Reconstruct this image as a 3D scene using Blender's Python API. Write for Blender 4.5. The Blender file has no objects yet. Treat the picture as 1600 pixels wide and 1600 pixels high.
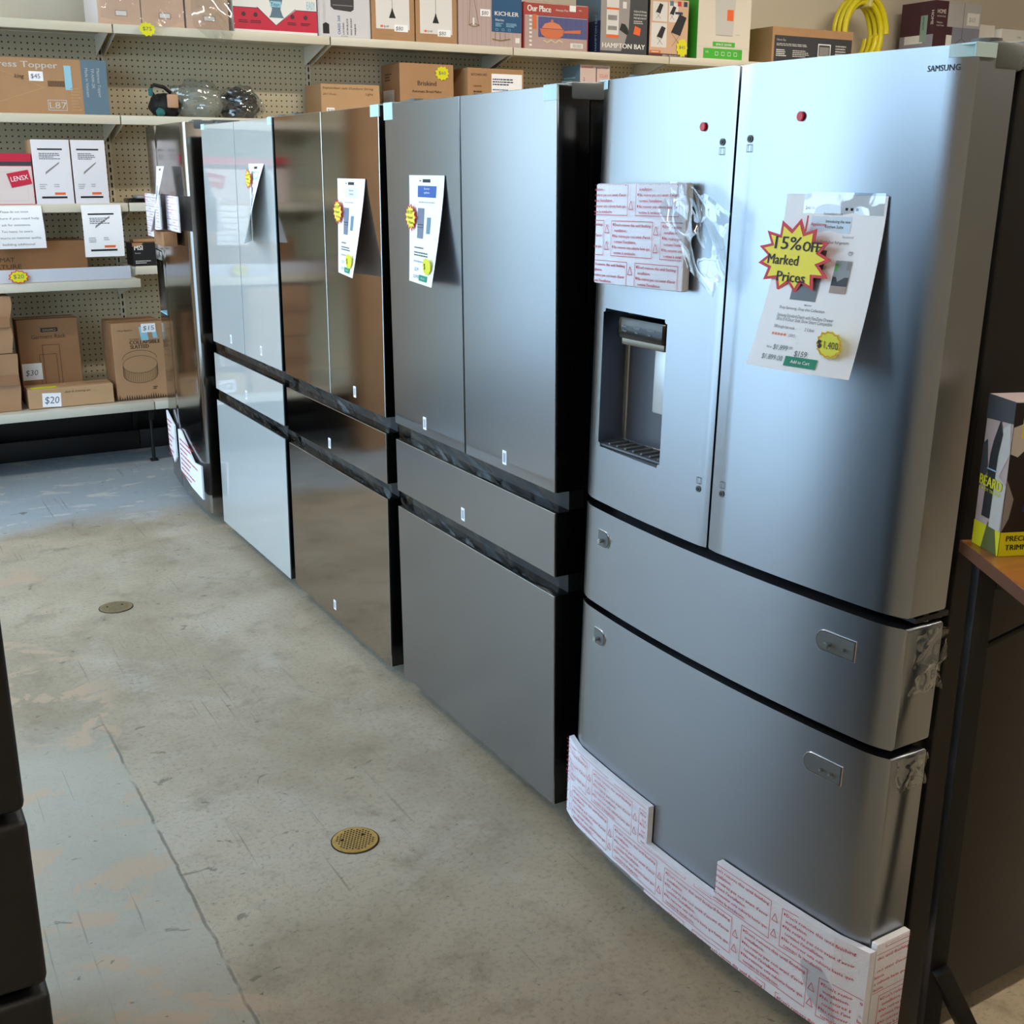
import bpy, bmesh, math, random
from mathutils import Vector, Matrix, noise

R = math.radians
scene = bpy.context.scene
col = scene.collection

# ------------------------------------------------------------------ camera
cam_d = bpy.data.cameras.new('camera')
cam = bpy.data.objects.new('camera', cam_d)
col.objects.link(cam)
scene.camera = cam
cam_d.sensor_width = 36.0
cam_d.lens = 1816.3 / 1600 * 36.0
cam_d.clip_start = 0.02
_pi, _ya, _ro = R(-16.4894), R(29.8236), R(0.1302)
_f = Vector((math.sin(_ya) * math.cos(_pi), math.cos(_ya) * math.cos(_pi), math.sin(_pi)))
_r = Vector((math.cos(_ya), -math.sin(_ya), 0))
_u = _r.cross(_f)
_r2 = math.cos(_ro) * _r + math.sin(_ro) * _u
_u2 = -math.sin(_ro) * _r + math.cos(_ro) * _u
cam.matrix_world = Matrix(((_r2.x, _u2.x, -_f.x, -1.3989), (_r2.y, _u2.y, -_f.y, -2.2243),
                           (_r2.z, _u2.z, -_f.z, 1.6062), (0, 0, 0, 1)))

# ------------------------------------------------------------------ world
world = bpy.data.worlds.new('sky')
scene.world = world
world.use_nodes = True
wn, wl = world.node_tree.nodes, world.node_tree.links
bg = wn['Background']
tc = wn.new('ShaderNodeTexCoord')
sx = wn.new('ShaderNodeSeparateXYZ')
cr = wn.new('ShaderNodeValToRGB')
cr.color_ramp.elements[0].position = 0.0
cr.color_ramp.elements[0].color = (0.72, 0.86, 1.0, 1)
cr.color_ramp.elements[1].position = 0.6
cr.color_ramp.elements[1].color = (0.30, 0.52, 0.95, 1)
wl.new(tc.outputs['Generated'], sx.inputs[0])
wl.new(sx.outputs['Z'], cr.inputs[0])
wl.new(cr.outputs[0], bg.inputs['Color'])
bg.inputs['Strength'].default_value = 2.5

# ------------------------------------------------------------------ view
scene.view_settings.view_transform = 'Standard'
scene.view_settings.look = 'None'
scene.view_settings.gamma = 1
scene.view_settings.use_curve_mapping = False
scene.view_settings.exposure = 0.7


def area(name, loc, rot, sx_, sy_, power, color):
    l = bpy.data.lights.new(name, 'AREA')
    l.shape = 'RECTANGLE'
    l.size, l.size_y = sx_, sy_
    l.energy = power
    l.color = color
    o = bpy.data.objects.new(name, l)
    o.location = loc
    o.rotation_euler = rot
    col.objects.link(o)
    return o


# daylight entering the storefront windows on the left and behind
area('window_daylight', (-2.68, 2.4, 1.7), (0, R(-90), 0), 3.1, 6.7, 84, (0.68, 0.85, 1.0))
CEIL = 3.6

# ------------------------------------------------------------------ materials
def lin(c):
    return tuple(((v / 255) / 12.92 if v / 255 <= 0.04045 else ((v / 255 + 0.055) / 1.055) ** 2.4) for v in c) + (1,)


_mats = {}


def mat(name, c, rough=0.5, metal=0.0, coat=0.0, spec=0.5, bump=0.0, bscale=40, vary=0.0, vscale=6, emit=0.0,
        stretch=None, aniso=0.0, sheen=0.0):
    if name in _mats:
        return _mats[name]
    m = bpy.data.materials.new(name)
    m.use_nodes = True
    n, l = m.node_tree.nodes, m.node_tree.links
    b = n['Principled BSDF']
    b.inputs['Base Color'].default_value = lin(c)
    b.inputs['Roughness'].default_value = rough
    b.inputs['Metallic'].default_value = metal
    b.inputs['Coat Weight'].default_value = coat
    b.inputs['Coat Roughness'].default_value = 0.03
    b.inputs['Specular IOR Level'].default_value = spec
    if emit:
        b.inputs['Emission Color'].default_value = lin(c)
        b.inputs['Emission Strength'].default_value = emit
    if bump or vary or aniso:
        t = n.new('ShaderNodeTexCoord')
        mp = n.new('ShaderNodeMapping')
        l.new(t.outputs['Object'], mp.inputs[0])
        if stretch:
            mp.inputs['Scale'].default_value = stretch
    if vary:
        nz = n.new('ShaderNodeTexNoise')
        nz.inputs['Scale'].default_value = vscale
        nz.inputs['Detail'].default_value = 6
        l.new(mp.outputs[0], nz.inputs['Vector'])
        mx = n.new('ShaderNodeMix')
        mx.data_type = 'RGBA'
        mx.inputs[6].default_value = lin(tuple(max(0, v * (1 - vary)) for v in c))
        mx.inputs[7].default_value = lin(tuple(min(255, v * (1 + vary)) for v in c))
        l.new(nz.outputs[0], mx.inputs[0])
        l.new(mx.outputs[2], b.inputs['Base Color'])
    if bump:
        nb = n.new('ShaderNodeTexNoise')
        nb.inputs['Scale'].default_value = bscale
        nb.inputs['Detail'].default_value = 3
        l.new(mp.outputs[0], nb.inputs['Vector'])
        bp = n.new('ShaderNodeBump')
        bp.inputs['Strength'].default_value = bump
        bp.inputs['Distance'].default_value = 0.002
        l.new(nb.outputs[0], bp.inputs['Height'])
        l.new(bp.outputs[0], b.inputs['Normal'])
    if aniso:
        b.inputs['Anisotropic'].default_value = aniso
        b.inputs['Anisotropic Rotation'].default_value = 0.25
        tg = n.new('ShaderNodeTangent')
        tg.direction_type = 'RADIAL'
        tg.axis = 'Z'
        l.new(tg.outputs[0], b.inputs['Tangent'])
    _mats[name] = m
    return m


# brushed and coated appliance finishes
steel_a = mat('brushed_stainless', (158, 164, 172), 0.30, 1.0, bump=0.03, bscale=60, stretch=(1, 1, 14), aniso=0.6)
steel_b = mat('dark_stainless_panel', (150, 151, 154), 0.24, 1.0, bump=0.015, bscale=90, stretch=(1, 1, 14), aniso=0.6)
steel_c = mat('bronze_stainless_panel', (172, 160, 150), 0.08, 1.0, bump=0.03, bscale=8)
steel_d = mat('white_glass_panel', (192, 196, 194), 0.05, 0.0, coat=1.0, spec=0.8)
steel_e = mat('grey_stainless_door', (158, 154, 150), 0.13, 1.0, bump=0.03, bscale=8)
edge_m = mat('polished_metal_edge', (215, 215, 215), 0.22, 1.0)
black_g = mat('gloss_black_plastic', (8, 8, 9), 0.18)
black_s = mat('satin_black', (14, 14, 15), 0.45)
black_d = mat('matte_black_steel', (11, 11, 13), 0.5, bump=0.15, bscale=300)
cab_a = mat('charcoal_cabinet_steel', (31, 29, 28), 0.42, 0.3, bump=0.06, bscale=200)
cab_e = mat('grey_cabinet_steel', (124, 126, 122), 0.4, 0.3)
grey_p = mat('grey_plastic', (98, 104, 106), 0.45)
lgrey_p = mat('light_grey_plastic', (150, 152, 154), 0.4)
liner_m = mat('dispenser_liner', (82, 84, 92), 0.32)
tape_m = mat('pale_blue_tape', (196, 226, 232), 0.35)
paper = mat('white_paper', (250, 251, 255), 0.7)
paper2 = mat('off_white_paper', (228, 226, 224), 0.75)
white_m = mat('white_print', (235, 234, 230), 0.6)
foam_w = mat('white_foam', (240, 241, 250), 0.8, bump=0.4, bscale=250)
red_i = mat('red_print', (205, 62, 88), 0.7)
red_s = mat('red_edge', (208, 36, 48), 0.5)
red_d = mat('crimson_print', (200, 30, 62), 0.5)
red_b = mat('brick_red_print', (172, 62, 52), 0.5)
yel = mat('yellow_card', (250, 232, 60), 0.5)
yel_b = mat('vivid_yellow_print', (226, 222, 20), 0.45)
ink = mat('black_ink', (22, 22, 26), 0.6)
ink2 = mat('grey_ink', (95, 98, 108), 0.7)
ink3 = mat('pale_grey_ink', (170, 174, 184), 0.7)
green_b = mat('green_button', (22, 140, 108), 0.6)
green_p = mat('bright_green_print', (70, 180, 50), 0.5)
blue_p = mat('blue_print', (40, 90, 170), 0.5)
navy_p = mat('navy_print', (24, 46, 84), 0.5)
kblue = mat('deep_blue_print', (28, 84, 130), 0.5)
lblue = mat('light_blue_print', (150, 205, 225), 0.6)
slate = mat('slate_blue_print', (96, 122, 140), 0.6)
orange_p = mat('orange_print', (238, 104, 40), 0.6)
terra = mat('terracotta_print', (216, 116, 74), 0.6)
card = mat('cardboard', (176, 136, 98), 0.85, vary=0.06, vscale=5, bump=0.15, bscale=30)
card_l = mat('light_cardboard', (190, 152, 112), 0.85, vary=0.05, vscale=5, bump=0.15, bscale=30)
card_d = mat('dark_cardboard', (148, 106, 70), 0.85, vary=0.07, vscale=5, bump=0.15, bscale=30)
card_p = mat('pink_cardboard', (214, 180, 156), 0.8, vary=0.04, vscale=4)
card_pe = mat('peach_print', (214, 176, 146), 0.6)
mauve = mat('mauve_print', (190, 168, 164), 0.6)
maroon = mat('maroon_print', (70, 34, 46), 0.5)
kraft = mat('wrinkled_kraft', (172, 132, 96), 0.55, vary=0.08, vscale=4, bump=0.5, bscale=14)
card_ink = mat('brown_box_ink', (70, 50, 36), 0.8)
grey_l = mat('light_grey_print', (200, 198, 194), 0.6)
grey_m = mat('mid_grey_print', (140, 138, 138), 0.6)
char_p = mat('charcoal_print', (58, 60, 66), 0.55)
shelf_m = mat('cream_shelf_enamel', (214, 208, 190), 0.42, vary=0.03, vscale=3)
white_s = mat('white_channel_strip', (206, 208, 218), 0.5)
wood = mat('varnished_wood', (150, 92, 46), 0.3, coat=0.4, vary=0.18, vscale=9, stretch=(1, 8, 8))
wood_e = mat('wood_edge', (104, 60, 34), 0.6)
wall_m = mat('cream_wall_paint', (222, 212, 194), 0.85, bump=0.1, bscale=120)
ceil_m = mat('ceiling_white', (225, 225, 222), 0.9)
alum = mat('window_aluminium', (150, 152, 154), 0.4, 0.8)
brass = mat('drain_brass', (196, 158, 84), 0.42, 0.35, vary=0.15, vscale=60)
brass_o = mat('old_drain_brass', (134, 116, 80), 0.6, 0.2, vary=0.2, vscale=60)
hole_m = mat('dark_hole', (40, 28, 18), 0.9)
screw_m = mat('screw_steel', (190, 196, 196), 0.25, 1.0)
magnet = mat('red_magnet', (214, 28, 52), 0.4)
teal = mat('teal_fabric', (32, 104, 104), 0.7)
fab_b = mat('black_fabric', (24, 24, 26), 0.75, bump=0.4, bscale=60)
fab_w = mat('pale_grey_fabric', (158, 158, 146), 0.8, vary=0.15, vscale=12)
hose_y = mat('yellow_hose_rubber', (222, 208, 30), 0.35)
hose_k = mat('hose_print', (120, 110, 20), 0.5)
indigo = mat('indigo_print', (30, 32, 150), 0.4)
asphalt = mat('pale_concrete_paving', (170, 168, 162), 0.9)


def film_mat(name, tint, op, rough=0.06):
    m = bpy.data.materials.new(name)
    m.use_nodes = True
    n, l = m.node_tree.nodes, m.node_tree.links
    n.remove(n['Principled BSDF'])
    out = n['Material Output']
    tr = n.new('ShaderNodeBsdfTransparent')
    tr.inputs[0].default_value = lin(tint)
    gl = n.new('ShaderNodeBsdfGlossy')
    gl.inputs['Color'].default_value = (0.95, 0.97, 1, 1)
    gl.inputs['Roughness'].default_value = rough
    ge = n.new('ShaderNodeNewGeometry')
    dt = n.new('ShaderNodeVectorMath')
    dt.operation = 'DOT_PRODUCT'
    l.new(ge.outputs['Incoming'], dt.inputs[0])
    l.new(ge.outputs['Normal'], dt.inputs[1])
    prev = dt.outputs['Value']
    for op_, val, first in (('ABSOLUTE', 0, 0), ('SUBTRACT', 1.0, 1), ('POWER', 5.0, 0), ('MULTIPLY', .95, 0), ('ADD', .04 + op, 0)):
        mt = n.new('ShaderNodeMath')
        mt.operation = op_
        mt.use_clamp = True
        mt.inputs[0 if first else 1].default_value = val
        l.new(prev, mt.inputs[1 if first else 0])
        prev = mt.outputs[0]
    mx = n.new('ShaderNodeMixShader')
    l.new(mt.outputs[0], mx.inputs[0])
    l.new(tr.outputs[0], mx.inputs[1])
    l.new(gl.outputs[0], mx.inputs[2])
    l.new(mx.outputs[0], out.inputs['Surface'])
    return m


film = film_mat('clear_plastic_film', (238, 242, 244), 0.12)
film_t = film_mat('thin_clear_film', (246, 248, 250), 0.02)
film_g = film_mat('stretched_clear_film', (246, 248, 250), -0.035, .1)
pane_m = film_mat('window_pane_glass', (240, 246, 246), 0.0, 0.0)


# ------------------------------------------------------------------ mesh builder
_dg = bpy.context.evaluated_depsgraph_get
_tc = {}


def glyphs(s, res=2):
    k = (s, res)
    if k in _tc:
        return _tc[k]
    cu = bpy.data.curves.new('tmp', 'FONT')
    cu.body = s
    cu.size = 1.0
    cu.resolution_u = res
    cu.fill_mode = 'BOTH'
    o = bpy.data.objects.new('tmp', cu)
    col.objects.link(o)
    dg = _dg()
    dg.update()
    me = o.evaluated_get(dg).to_mesh()
    vs = [(v.co.x, v.co.y) for v in me.vertices]
    fs = [tuple(p.vertices) for p in me.polygons]
    bpy.data.objects.remove(o)
    bpy.data.curves.remove(cu)
    w = (min(v[0] for v in vs), max(v[0] for v in vs)) if vs else (0, 0)
    _tc[k] = (vs, fs, w)
    return _tc[k]


class MB:
    def __init__(s, M=None):
        s.v, s.f, s.m, s.mats = [], [], [], []
        s.M = M or Matrix.Identity(4)

    def mi(s, m):
        if m not in s.mats:
            s.mats.append(m)
        return s.mats.index(m)

    def add(s, vs, fs, m, M=None):
        T = s.M @ M if M is not None else s.M
        b = len(s.v)
        s.v += [T @ Vector(v) for v in vs]
        k = s.mi(m)
        s.f += [tuple(i + b for i in f) for f in fs]
        s.m += [k] * len(fs)

    def bm(s, bm_, m, M=None, faces=None):
        bm_.verts.ensure_lookup_table()
        bm_.normal_update()
        T = s.M @ M if M is not None else s.M
        b = len(s.v)
        for i, v in enumerate(bm_.verts):
            v.index = i
            s.v.append(T @ v.co)
        for f in bm_.faces:
            mm = m
            if faces:
                nn = f.normal
                if nn.y < -.7: mm = faces.get('front', m)
                elif nn.x < -.7: mm = faces.get('left', m)
                elif nn.x > .7: mm = faces.get('right', faces.get('left', m))
                elif nn.z > .7: mm = faces.get('top', m)
            s.f.append(tuple(v.index + b for v in f.verts))
            s.m.append(s.mi(mm))
        bm_.free()

    def box(s, a, b, m, bev=0.0, seg=2, M=None, faces=None):
        x0, y0, z0 = a
        x1, y1, z1 = b
        bm_ = bmesh.new()
        bmesh.ops.create_cube(bm_, size=1)
        for v in bm_.verts:
            v.co = Vector((x0 + (v.co.x + .5) * (x1 - x0), y0 + (v.co.y + .5) * (y1 - y0), z0 + (v.co.z + .5) * (z1 - z0)))
        if bev:
            bmesh.ops.bevel(bm_, geom=list(bm_.edges), offset=bev, segments=seg, affect='EDGES', profile=.5)
        s.bm(bm_, m, M, faces)
        return s

    def prism(s, prof, z0, z1, m, bev=0.0, M=None, seg=2):
        """prof: (x, y) outline counter-clockwise seen from above"""
        bm_ = bmesh.new()
        lo = [bm_.verts.new((x, y, z0)) for x, y in prof]
        hi = [bm_.verts.new((x, y, z1)) for x, y in prof]
        n = len(prof)
        bm_.faces.new(list(reversed(lo)))
        top = bm_.faces.new(hi)
        for i in range(n):
            bm_.faces.new((lo[i], lo[(i + 1) % n], hi[(i + 1) % n], hi[i]))
        if bev:
            ed = [e for e in bm_.edges if abs(e.verts[0].co.z - e.verts[1].co.z) < 1e-6]
            bmesh.ops.bevel(bm_, geom=ed, offset=bev, segments=seg, affect='EDGES', profile=.5)
        s.bm(bm_, m, M)
        return s

    def plate(s, pts, d0, d1, m, M=None, bev=0.0):
        """outline in the (right, up) plane, thickness along depth from d0 (front) to d1"""
        T = Matrix(((1, 0, 0, 0), (0, 0, 1, 0), (0, 1, 0, 0), (0, 0, 0, 1)))  # (x,z,y)
        bm_ = bmesh.new()
        fr = [bm_.verts.new((x, d0, z)) for x, z in pts]
        bk = [bm_.verts.new((x, d1, z)) for x, z in pts]
        n = len(pts)
        f = bm_.faces.new(fr)
        bm_.faces.new(list(reversed(bk)))
        for i in range(n):
            bm_.faces.new((fr[(i + 1) % n], fr[i], bk[i], bk[(i + 1) % n]))
        bmesh.ops.recalc_face_normals(bm_, faces=bm_.faces)
        if bev:
            ed = list(f.edges)
            bmesh.ops.bevel(bm_, geom=ed, offset=bev, segments=1, affect='EDGES')
        s.bm(bm_, m, M)
        return s

    def cyl(s, c, ax, r, h, m, n=20, M=None, r2=None, bev=0.0):
        ax = Vector(ax).normalized()
        q = Vector((0, 0, 1)).rotation_difference(ax).to_matrix().to_4x4()
        T = Matrix.Translation(c) @ q
        bm_ = bmesh.new()
        bmesh.ops.create_cone(bm_, cap_ends=True, segments=n, radius1=r, radius2=r if r2 is None else r2, depth=h)
        if bev:
            ed = [e for e in bm_.edges if abs(e.verts[0].co.z - e.verts[1].co.z) < 1e-6]
            bmesh.ops.bevel(bm_, geom=ed, offset=bev, segments=2, affect='EDGES')
        s.bm(bm_, m, (M @ T) if M is not None else T)
        return s

    def tube(s, pts, r, m, n=8, closed=False):
        pts = [Vector(p) for p in pts]
        vs, fs = [], []
        N = len(pts)
        up = None
        for i, p in enumerate(pts):
            a = pts[(i - 1) % N] if (closed or i > 0) else p
            b = pts[(i + 1) % N] if (closed or i < N - 1) else p
            t = (b - a).normalized()
            if up is None:
                up = Vector((0, 0, 1)) if abs(t.z) < .9 else Vector((1, 0, 0))
            x = t.cross(up).normalized()
            up = x.cross(t).normalized()
            for k in range(n):
                an = 2 * math.pi * k / n
                vs.append(p + (x * math.cos(an) + up * math.sin(an)) * r)
        for i in range(N if closed else N - 1):
            for k in range(n):
                j = (i + 1) % N
                fs.append((i * n + k, i * n + (k + 1) % n, j * n + (k + 1) % n, j * n + k))
        if not closed:
            fs.append(tuple(reversed(range(n))))
            fs.append(tuple(range((N - 1) * n, N * n)))
        s.add(vs, fs, m)
        return s

    def grid(s, fn, nu, nv, m, thick=0.0):
        vs = [fn(i / nu, j / nv) for j in range(nv + 1) for i in range(nu + 1)]
        fs = [(j * (nu + 1) + i, j * (nu + 1) + i + 1, (j + 1) * (nu + 1) + i + 1, (j + 1) * (nu + 1) + i)
              for j in range(nv) for i in range(nu)]
        s.add(vs, fs, m)
        return s

    def build(s, name, parent=None, loc=None, smooth=True, kind=None):
        me = bpy.data.meshes.new(name)
        o = bpy.data.objects.new(name, me)
        org = Vector((0, 0, 0))
        if parent is not None:
            o.parent = parent
            org = Vector(parent['_o'])
        elif loc is not None:
            org = Vector(loc)
            o.location = org
        o['_o'] = tuple(org)
        me.from_pydata([v - org for v in s.v], [], s.f)
        for m in s.mats:
            me.materials.append(m)
        me.polygons.foreach_set('material_index', s.m)
        if smooth:
            me.polygons.foreach_set('use_smooth', [True] * len(s.f))
            me.set_sharp_from_angle(angle=R(32))
        me.update()
        col.objects.link(o)
        if kind:
            o['kind'] = kind
        return o


def tag(o, label, cat, group=None):
    o['label'] = label
    o['category'] = cat
    if group:
        o['group'] = group
    return o


def thing(name, label, cat, loc, group=None):
    o = bpy.data.objects.new(name, None)
    o.empty_display_size = 0.05
    o.location = loc
    o['_o'] = tuple(loc)
    col.objects.link(o)
    return tag(o, label, cat, group)


class Face:
    """a flat print area on a mesh: origin bottom left, x right, y up, n out of the surface"""

    def __init__(s, mb, O, r=(1, 0, 0), u=(0, 0, 1), M=None, off=0.0006):
        s.mb = mb
        s.O, s.r, s.u = Vector(O), Vector(r).normalized(), Vector(u).normalized()
        s.n = s.r.cross(s.u)
        s.k = 0
        s.M = M
        s.off = off
        s.clip = None
        s.c = 0

    def pt(s, x, y, lift=0.0):
        return s.O + s.r * x + s.u * y + s.n * (s.off * (s.k + 1) + min(s.c, 200) * 5e-6 + lift)

    def poly(s, pts, m):
        s.c += 1
        s.mb.add([s.pt(x, y) for x, y in pts], [tuple(range(len(pts)))], m, s.M)
        return s

    def rect(s, x0, y0, x1, y1, m):
        if s.clip:
            c = s.clip
            x0, y0, x1, y1 = max(x0, c[0]), max(y0, c[1]), min(x1, c[2]), min(y1, c[3])
            if x1 <= x0 or y1 <= y0:
                return s
        return s.poly([(x0, y0), (x1, y0), (x1, y1), (x0, y1)], m)

    def frame(s, x0, y0, x1, y1, w, m):
        s.rect(x0, y0, x1, y0 + w, m)
        s.rect(x0, y1 - w, x1, y1, m)
        s.rect(x0, y0 + w, x0 + w, y1 - w, m)
        s.rect(x1 - w, y0 + w, x1, y1 - w, m)
        return s

    def circ(s, x, y, r, m, n=20, ry=None):
        ry = ry or r
        return s.poly([(x + r * math.cos(2 * math.pi * i / n), y + ry * math.sin(2 * math.pi * i / n)) for i in range(n)], m)

    def line(s, pts, w, m):
        for (a, b), (c, d) in zip(pts, pts[1:]):
            L = math.hypot(c - a, d - b) or 1
            px, py = -(d - b) / L * w / 2, (c - a) / L * w / 2
            s.poly([(a - px, b - py), (c - px, d - py), (c + px, d + py), (a + px, b + py)], m)
        return s

    def up(s, n=1):
        s.k += n
        return s

    def text(s, t, x, y, h, m, align='L', wmax=None, shear=0.0, rot=0.0, bold=0.0, res=2):
        s.c += 1
        vs, fs, (w0, w1) = glyphs(t, res)
        k = h / 0.70
        kx = k
        W = (w1 - w0) * k
        if wmax and W > 0:
            kx = k * wmax / W
            W = wmax
        ox = {'L': 0, 'C': -W / 2, 'R': -W}[align]
        cr_, sr_ = math.cos(rot), math.sin(rot)
        for bx in ((0,) if not bold else (0, bold * h, -bold * h)):
            q = []
            for a, b in vs:
                X = (a - w0) * kx + ox + shear * b * k + bx
                Y = b * k
                q.append((x + X * cr_ - Y * sr_, y + X * sr_ + Y * cr_))
            if s.clip:
                bm_ = bmesh.new()
                vv = [bm_.verts.new((a, b, 0)) for a, b in q]
                for f in fs:
                    try:
                        bm_.faces.new([vv[i] for i in f])
                    except ValueError:
                        pass
                c = s.clip
                for co, no in (((c[0], 0, 0), (-1, 0, 0)), ((c[2], 0, 0), (1, 0, 0)), ((0, c[1], 0), (0, -1, 0)), ((0, c[3], 0), (0, 1, 0))):
                    bmesh.ops.bisect_plane(bm_, geom=bm_.verts[:] + bm_.edges[:] + bm_.faces[:], plane_co=co, plane_no=no, clear_outer=True)
                bm_.verts.ensure_lookup_table()
                for i, v in enumerate(bm_.verts):
                    v.index = i
                s.mb.add([s.pt(v.co.x, v.co.y) for v in bm_.verts], [tuple(v.index for v in f.verts) for f in bm_.faces], m, s.M)
                bm_.free()
            else:
                s.mb.add([s.pt(a, b) for a, b in q], fs, m, s.M)
            s.k += 0.05 if bold else 0
        return s

    def lines(s, x, y, w, h, n, m, seed=0, fill=.5, cut=.35):
        """rows of small print too fine to read in the photograph"""
        rg = random.Random(seed)
        for i in range(n):
            yy = y + h - (i + .75) * h / n
            xe = x
            lim = x + w * (1 - rg.random() * cut)
            while xe < lim:
                ww = w * (.05 + .1 * rg.random())
                s.rect(xe, yy, min(xe + ww, lim), yy + h / n * fill, m)
                xe += ww + w * .02
        return s


def star(cx, cz, rx, rz, n=14, inner=.72, seed=0, ph=0.0):
    rg = random.Random(seed)
    p = []
    for i in range(2 * n):
        a = math.pi * i / n + ph
        k = (1.0 if i % 2 == 0 else inner) * (1 + (rg.random() - .5) * .1)
        p.append((cx + rx * k * math.cos(a), cz + rz * k * math.sin(a)))
    return p


# ------------------------------------------------------------------ setting
def floor_material():
    m = bpy.data.materials.new('worn_concrete_floor')
    m.use_nodes = True
    n, l = m.node_tree.nodes, m.node_tree.links
    b = n['Principled BSDF']
    g = n.new('ShaderNodeNewGeometry')
    pos = g.outputs['Position']
    sep = n.new('ShaderNodeSeparateXYZ')
    l.new(pos, sep.inputs[0])

    def noise_(scale, det=6, rough=.6, vec=None, dist=0.0):
        t = n.new('ShaderNodeTexNoise')
        t.inputs['Scale'].default_value = scale
        t.inputs['Detail'].default_value = det
        t.inputs['Roughness'].default_value = rough
        t.inputs['Distortion'].default_value = dist
        l.new(vec or pos, t.inputs['Vector'])
        return t.outputs[0]

    def ramp(v, a, b_, inv=False):
        t = n.new('ShaderNodeMapRange')
        t.interpolation_type = 'SMOOTHSTEP'
        t.inputs[1].default_value = a
        t.inputs[2].default_value = b_
        if inv:
            t.inputs[3].default_value, t.inputs[4].default_value = 1, 0
        l.new(v, t.inputs[0])
        return t.outputs[0]

    def mth(op, a, b_):
        t = n.new('ShaderNodeMath')
        t.operation = op
        for i, x in enumerate((a, b_)):
            if isinstance(x, (int, float)):
                t.inputs[i].default_value = x
            else:
                l.new(x, t.inputs[i])
        return t.outputs[0]

    def mix(f, a, b_):
        t = n.new('ShaderNodeMix')
        t.data_type = 'RGBA'
        if isinstance(f, (int, float)):
            t.inputs[0].default_value = f
        else:
            l.new(f, t.inputs[0])
        for i, x in ((6, a), (7, b_)):
            if isinstance(x, tuple):
                t.inputs[i].default_value = lin(x)
            else:
                l.new(x, t.inputs[i])
        return t.outputs[2]

    def mapping(sc, rot=(0, 0, 0)):
        t = n.new('ShaderNodeMapping')
        t.inputs['Scale'].default_value = sc
        t.inputs['Rotation'].default_value = rot
        l.new(pos, t.inputs[0])
        return t.outputs[0]

    big = noise_(1.1, 8, .62, dist=.4)
    mid = noise_(6, 8, .7, dist=.3)
    fine = noise_(70, 6, .8)
    c = mix(ramp(big, .35, .65), (160, 144, 119), (190, 175, 150))
    c = mix(mth('MULTIPLY', ramp(mid, .5, .72), .55), c, (130, 115, 92))
    c = mix(mth('MULTIPLY', ramp(noise_(2.3, 8, .7, dist=.8), .52, .68), .5), c, (194, 186, 170))
    c = mix(mth('MULTIPLY', ramp(fine, .48, .7), .6), c, (112, 102, 86))
    # left strip carries worn grey paint with bare peach patches
    wob = mth('ADD', sep.outputs['X'], mth('MULTIPLY', mth('SUBTRACT', noise_(9, 4), .5), .02))
    left = ramp(wob, -.892, -.878, True)
    near = ramp(sep.outputs['Y'], .9, 1.3, True)
    strip = mth('MULTIPLY', left, near)
    c = mix(mth('MULTIPLY', strip, .6), c, (176, 172, 156))
    lz = ramp(mth('ADD', sep.outputs['X'], mth('MULTIPLY', big, .3)), -.78, -.62, True)
    pn = noise_(3.4, 9, .62, mapping((1, 1.3, 1)), .5)
    peach = mth('MULTIPLY', mth('MULTIPLY', ramp(pn, .52, .56), lz), ramp(sep.outputs['Y'], 2.6, 3.3, True))
    c = mix(mth('MULTIPLY', peach, .8), c, (192, 164, 136))
    # pale blue paint in front of the shelving, chipped
    far = ramp(mth('ADD', sep.outputs['Y'], mth('MULTIPLY', mth('SUBTRACT', big, .5), 1.2)), 3.1, 3.7)
    c = mix(mth('MULTIPLY', far, .85), c, (160, 172, 178))
    chip = mth('MULTIPLY', ramp(noise_(5.5, 8, .6, mapping((1, 2.2, 1), (0, 0, .35)), .6), .57, .62), far)
    c = mix(mth('MULTIPLY', chip, .8), c, (206, 200, 188))
    # joint between two pours
    jw = mth('ABSOLUTE', mth('ADD', wob, .885), 0)
    jn = ramp(jw, .001, .006, True)
    joint = mth('MULTIPLY', mth('MULTIPLY', jn, near), ramp(noise_(7, 4), .33, .5))
    c = mix(mth('MULTIPLY', joint, .6), c, (84, 76, 64))
    # stains, specks and scratches
    st = ramp(noise_(13, 4, .55, mapping((1, 1.4, 1), (0, 0, .6)), .7), .68, .71)
    c = mix(mth('MULTIPLY', st, .6), c, (92, 86, 72))
    sp = ramp(noise_(38, 3, .6), .69, .74)
    c = mix(mth('MULTIPLY', sp, .7), c, (78, 72, 60))
    for rot, sc, th in ((.5, (60, .8, 1), .69), (-.7, (70, .9, 1), .70), (1.3, (55, 1.2, 1), .71)):
        s_ = ramp(noise_(1.0, 5, .55, mapping(sc, (0, 0, rot)), .15), th - .06, th)
        gate = ramp(noise_(2.2, 2), .5, .6)
        c = mix(mth('MULTIPLY', mth('MULTIPLY', s_, gate), .55), c, (104, 98, 84))
    # spalled chip beside the joint
    l.new(c, b.inputs['Base Color'])
    rr = n.new('ShaderNodeMapRange')
    rr.inputs[3].default_value = .30
    rr.inputs[4].default_value = .58
    l.new(mid, rr.inputs[0])
    l.new(rr.outputs[0], b.inputs['Roughness'])
    bp = n.new('ShaderNodeBump')
    bp.inputs['Strength'].default_value = .35
    bp.inputs['Distance'].default_value = .004
    hh = mth('SUBTRACT', mth('ADD', mth('MULTIPLY', fine, .5), mth('MULTIPLY', mid, .5)), mth('MULTIPLY', joint, .8))
    l.new(hh, bp.inputs['Height'])
    l.new(bp.outputs[0], b.inputs['Normal'])
    return m


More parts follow.
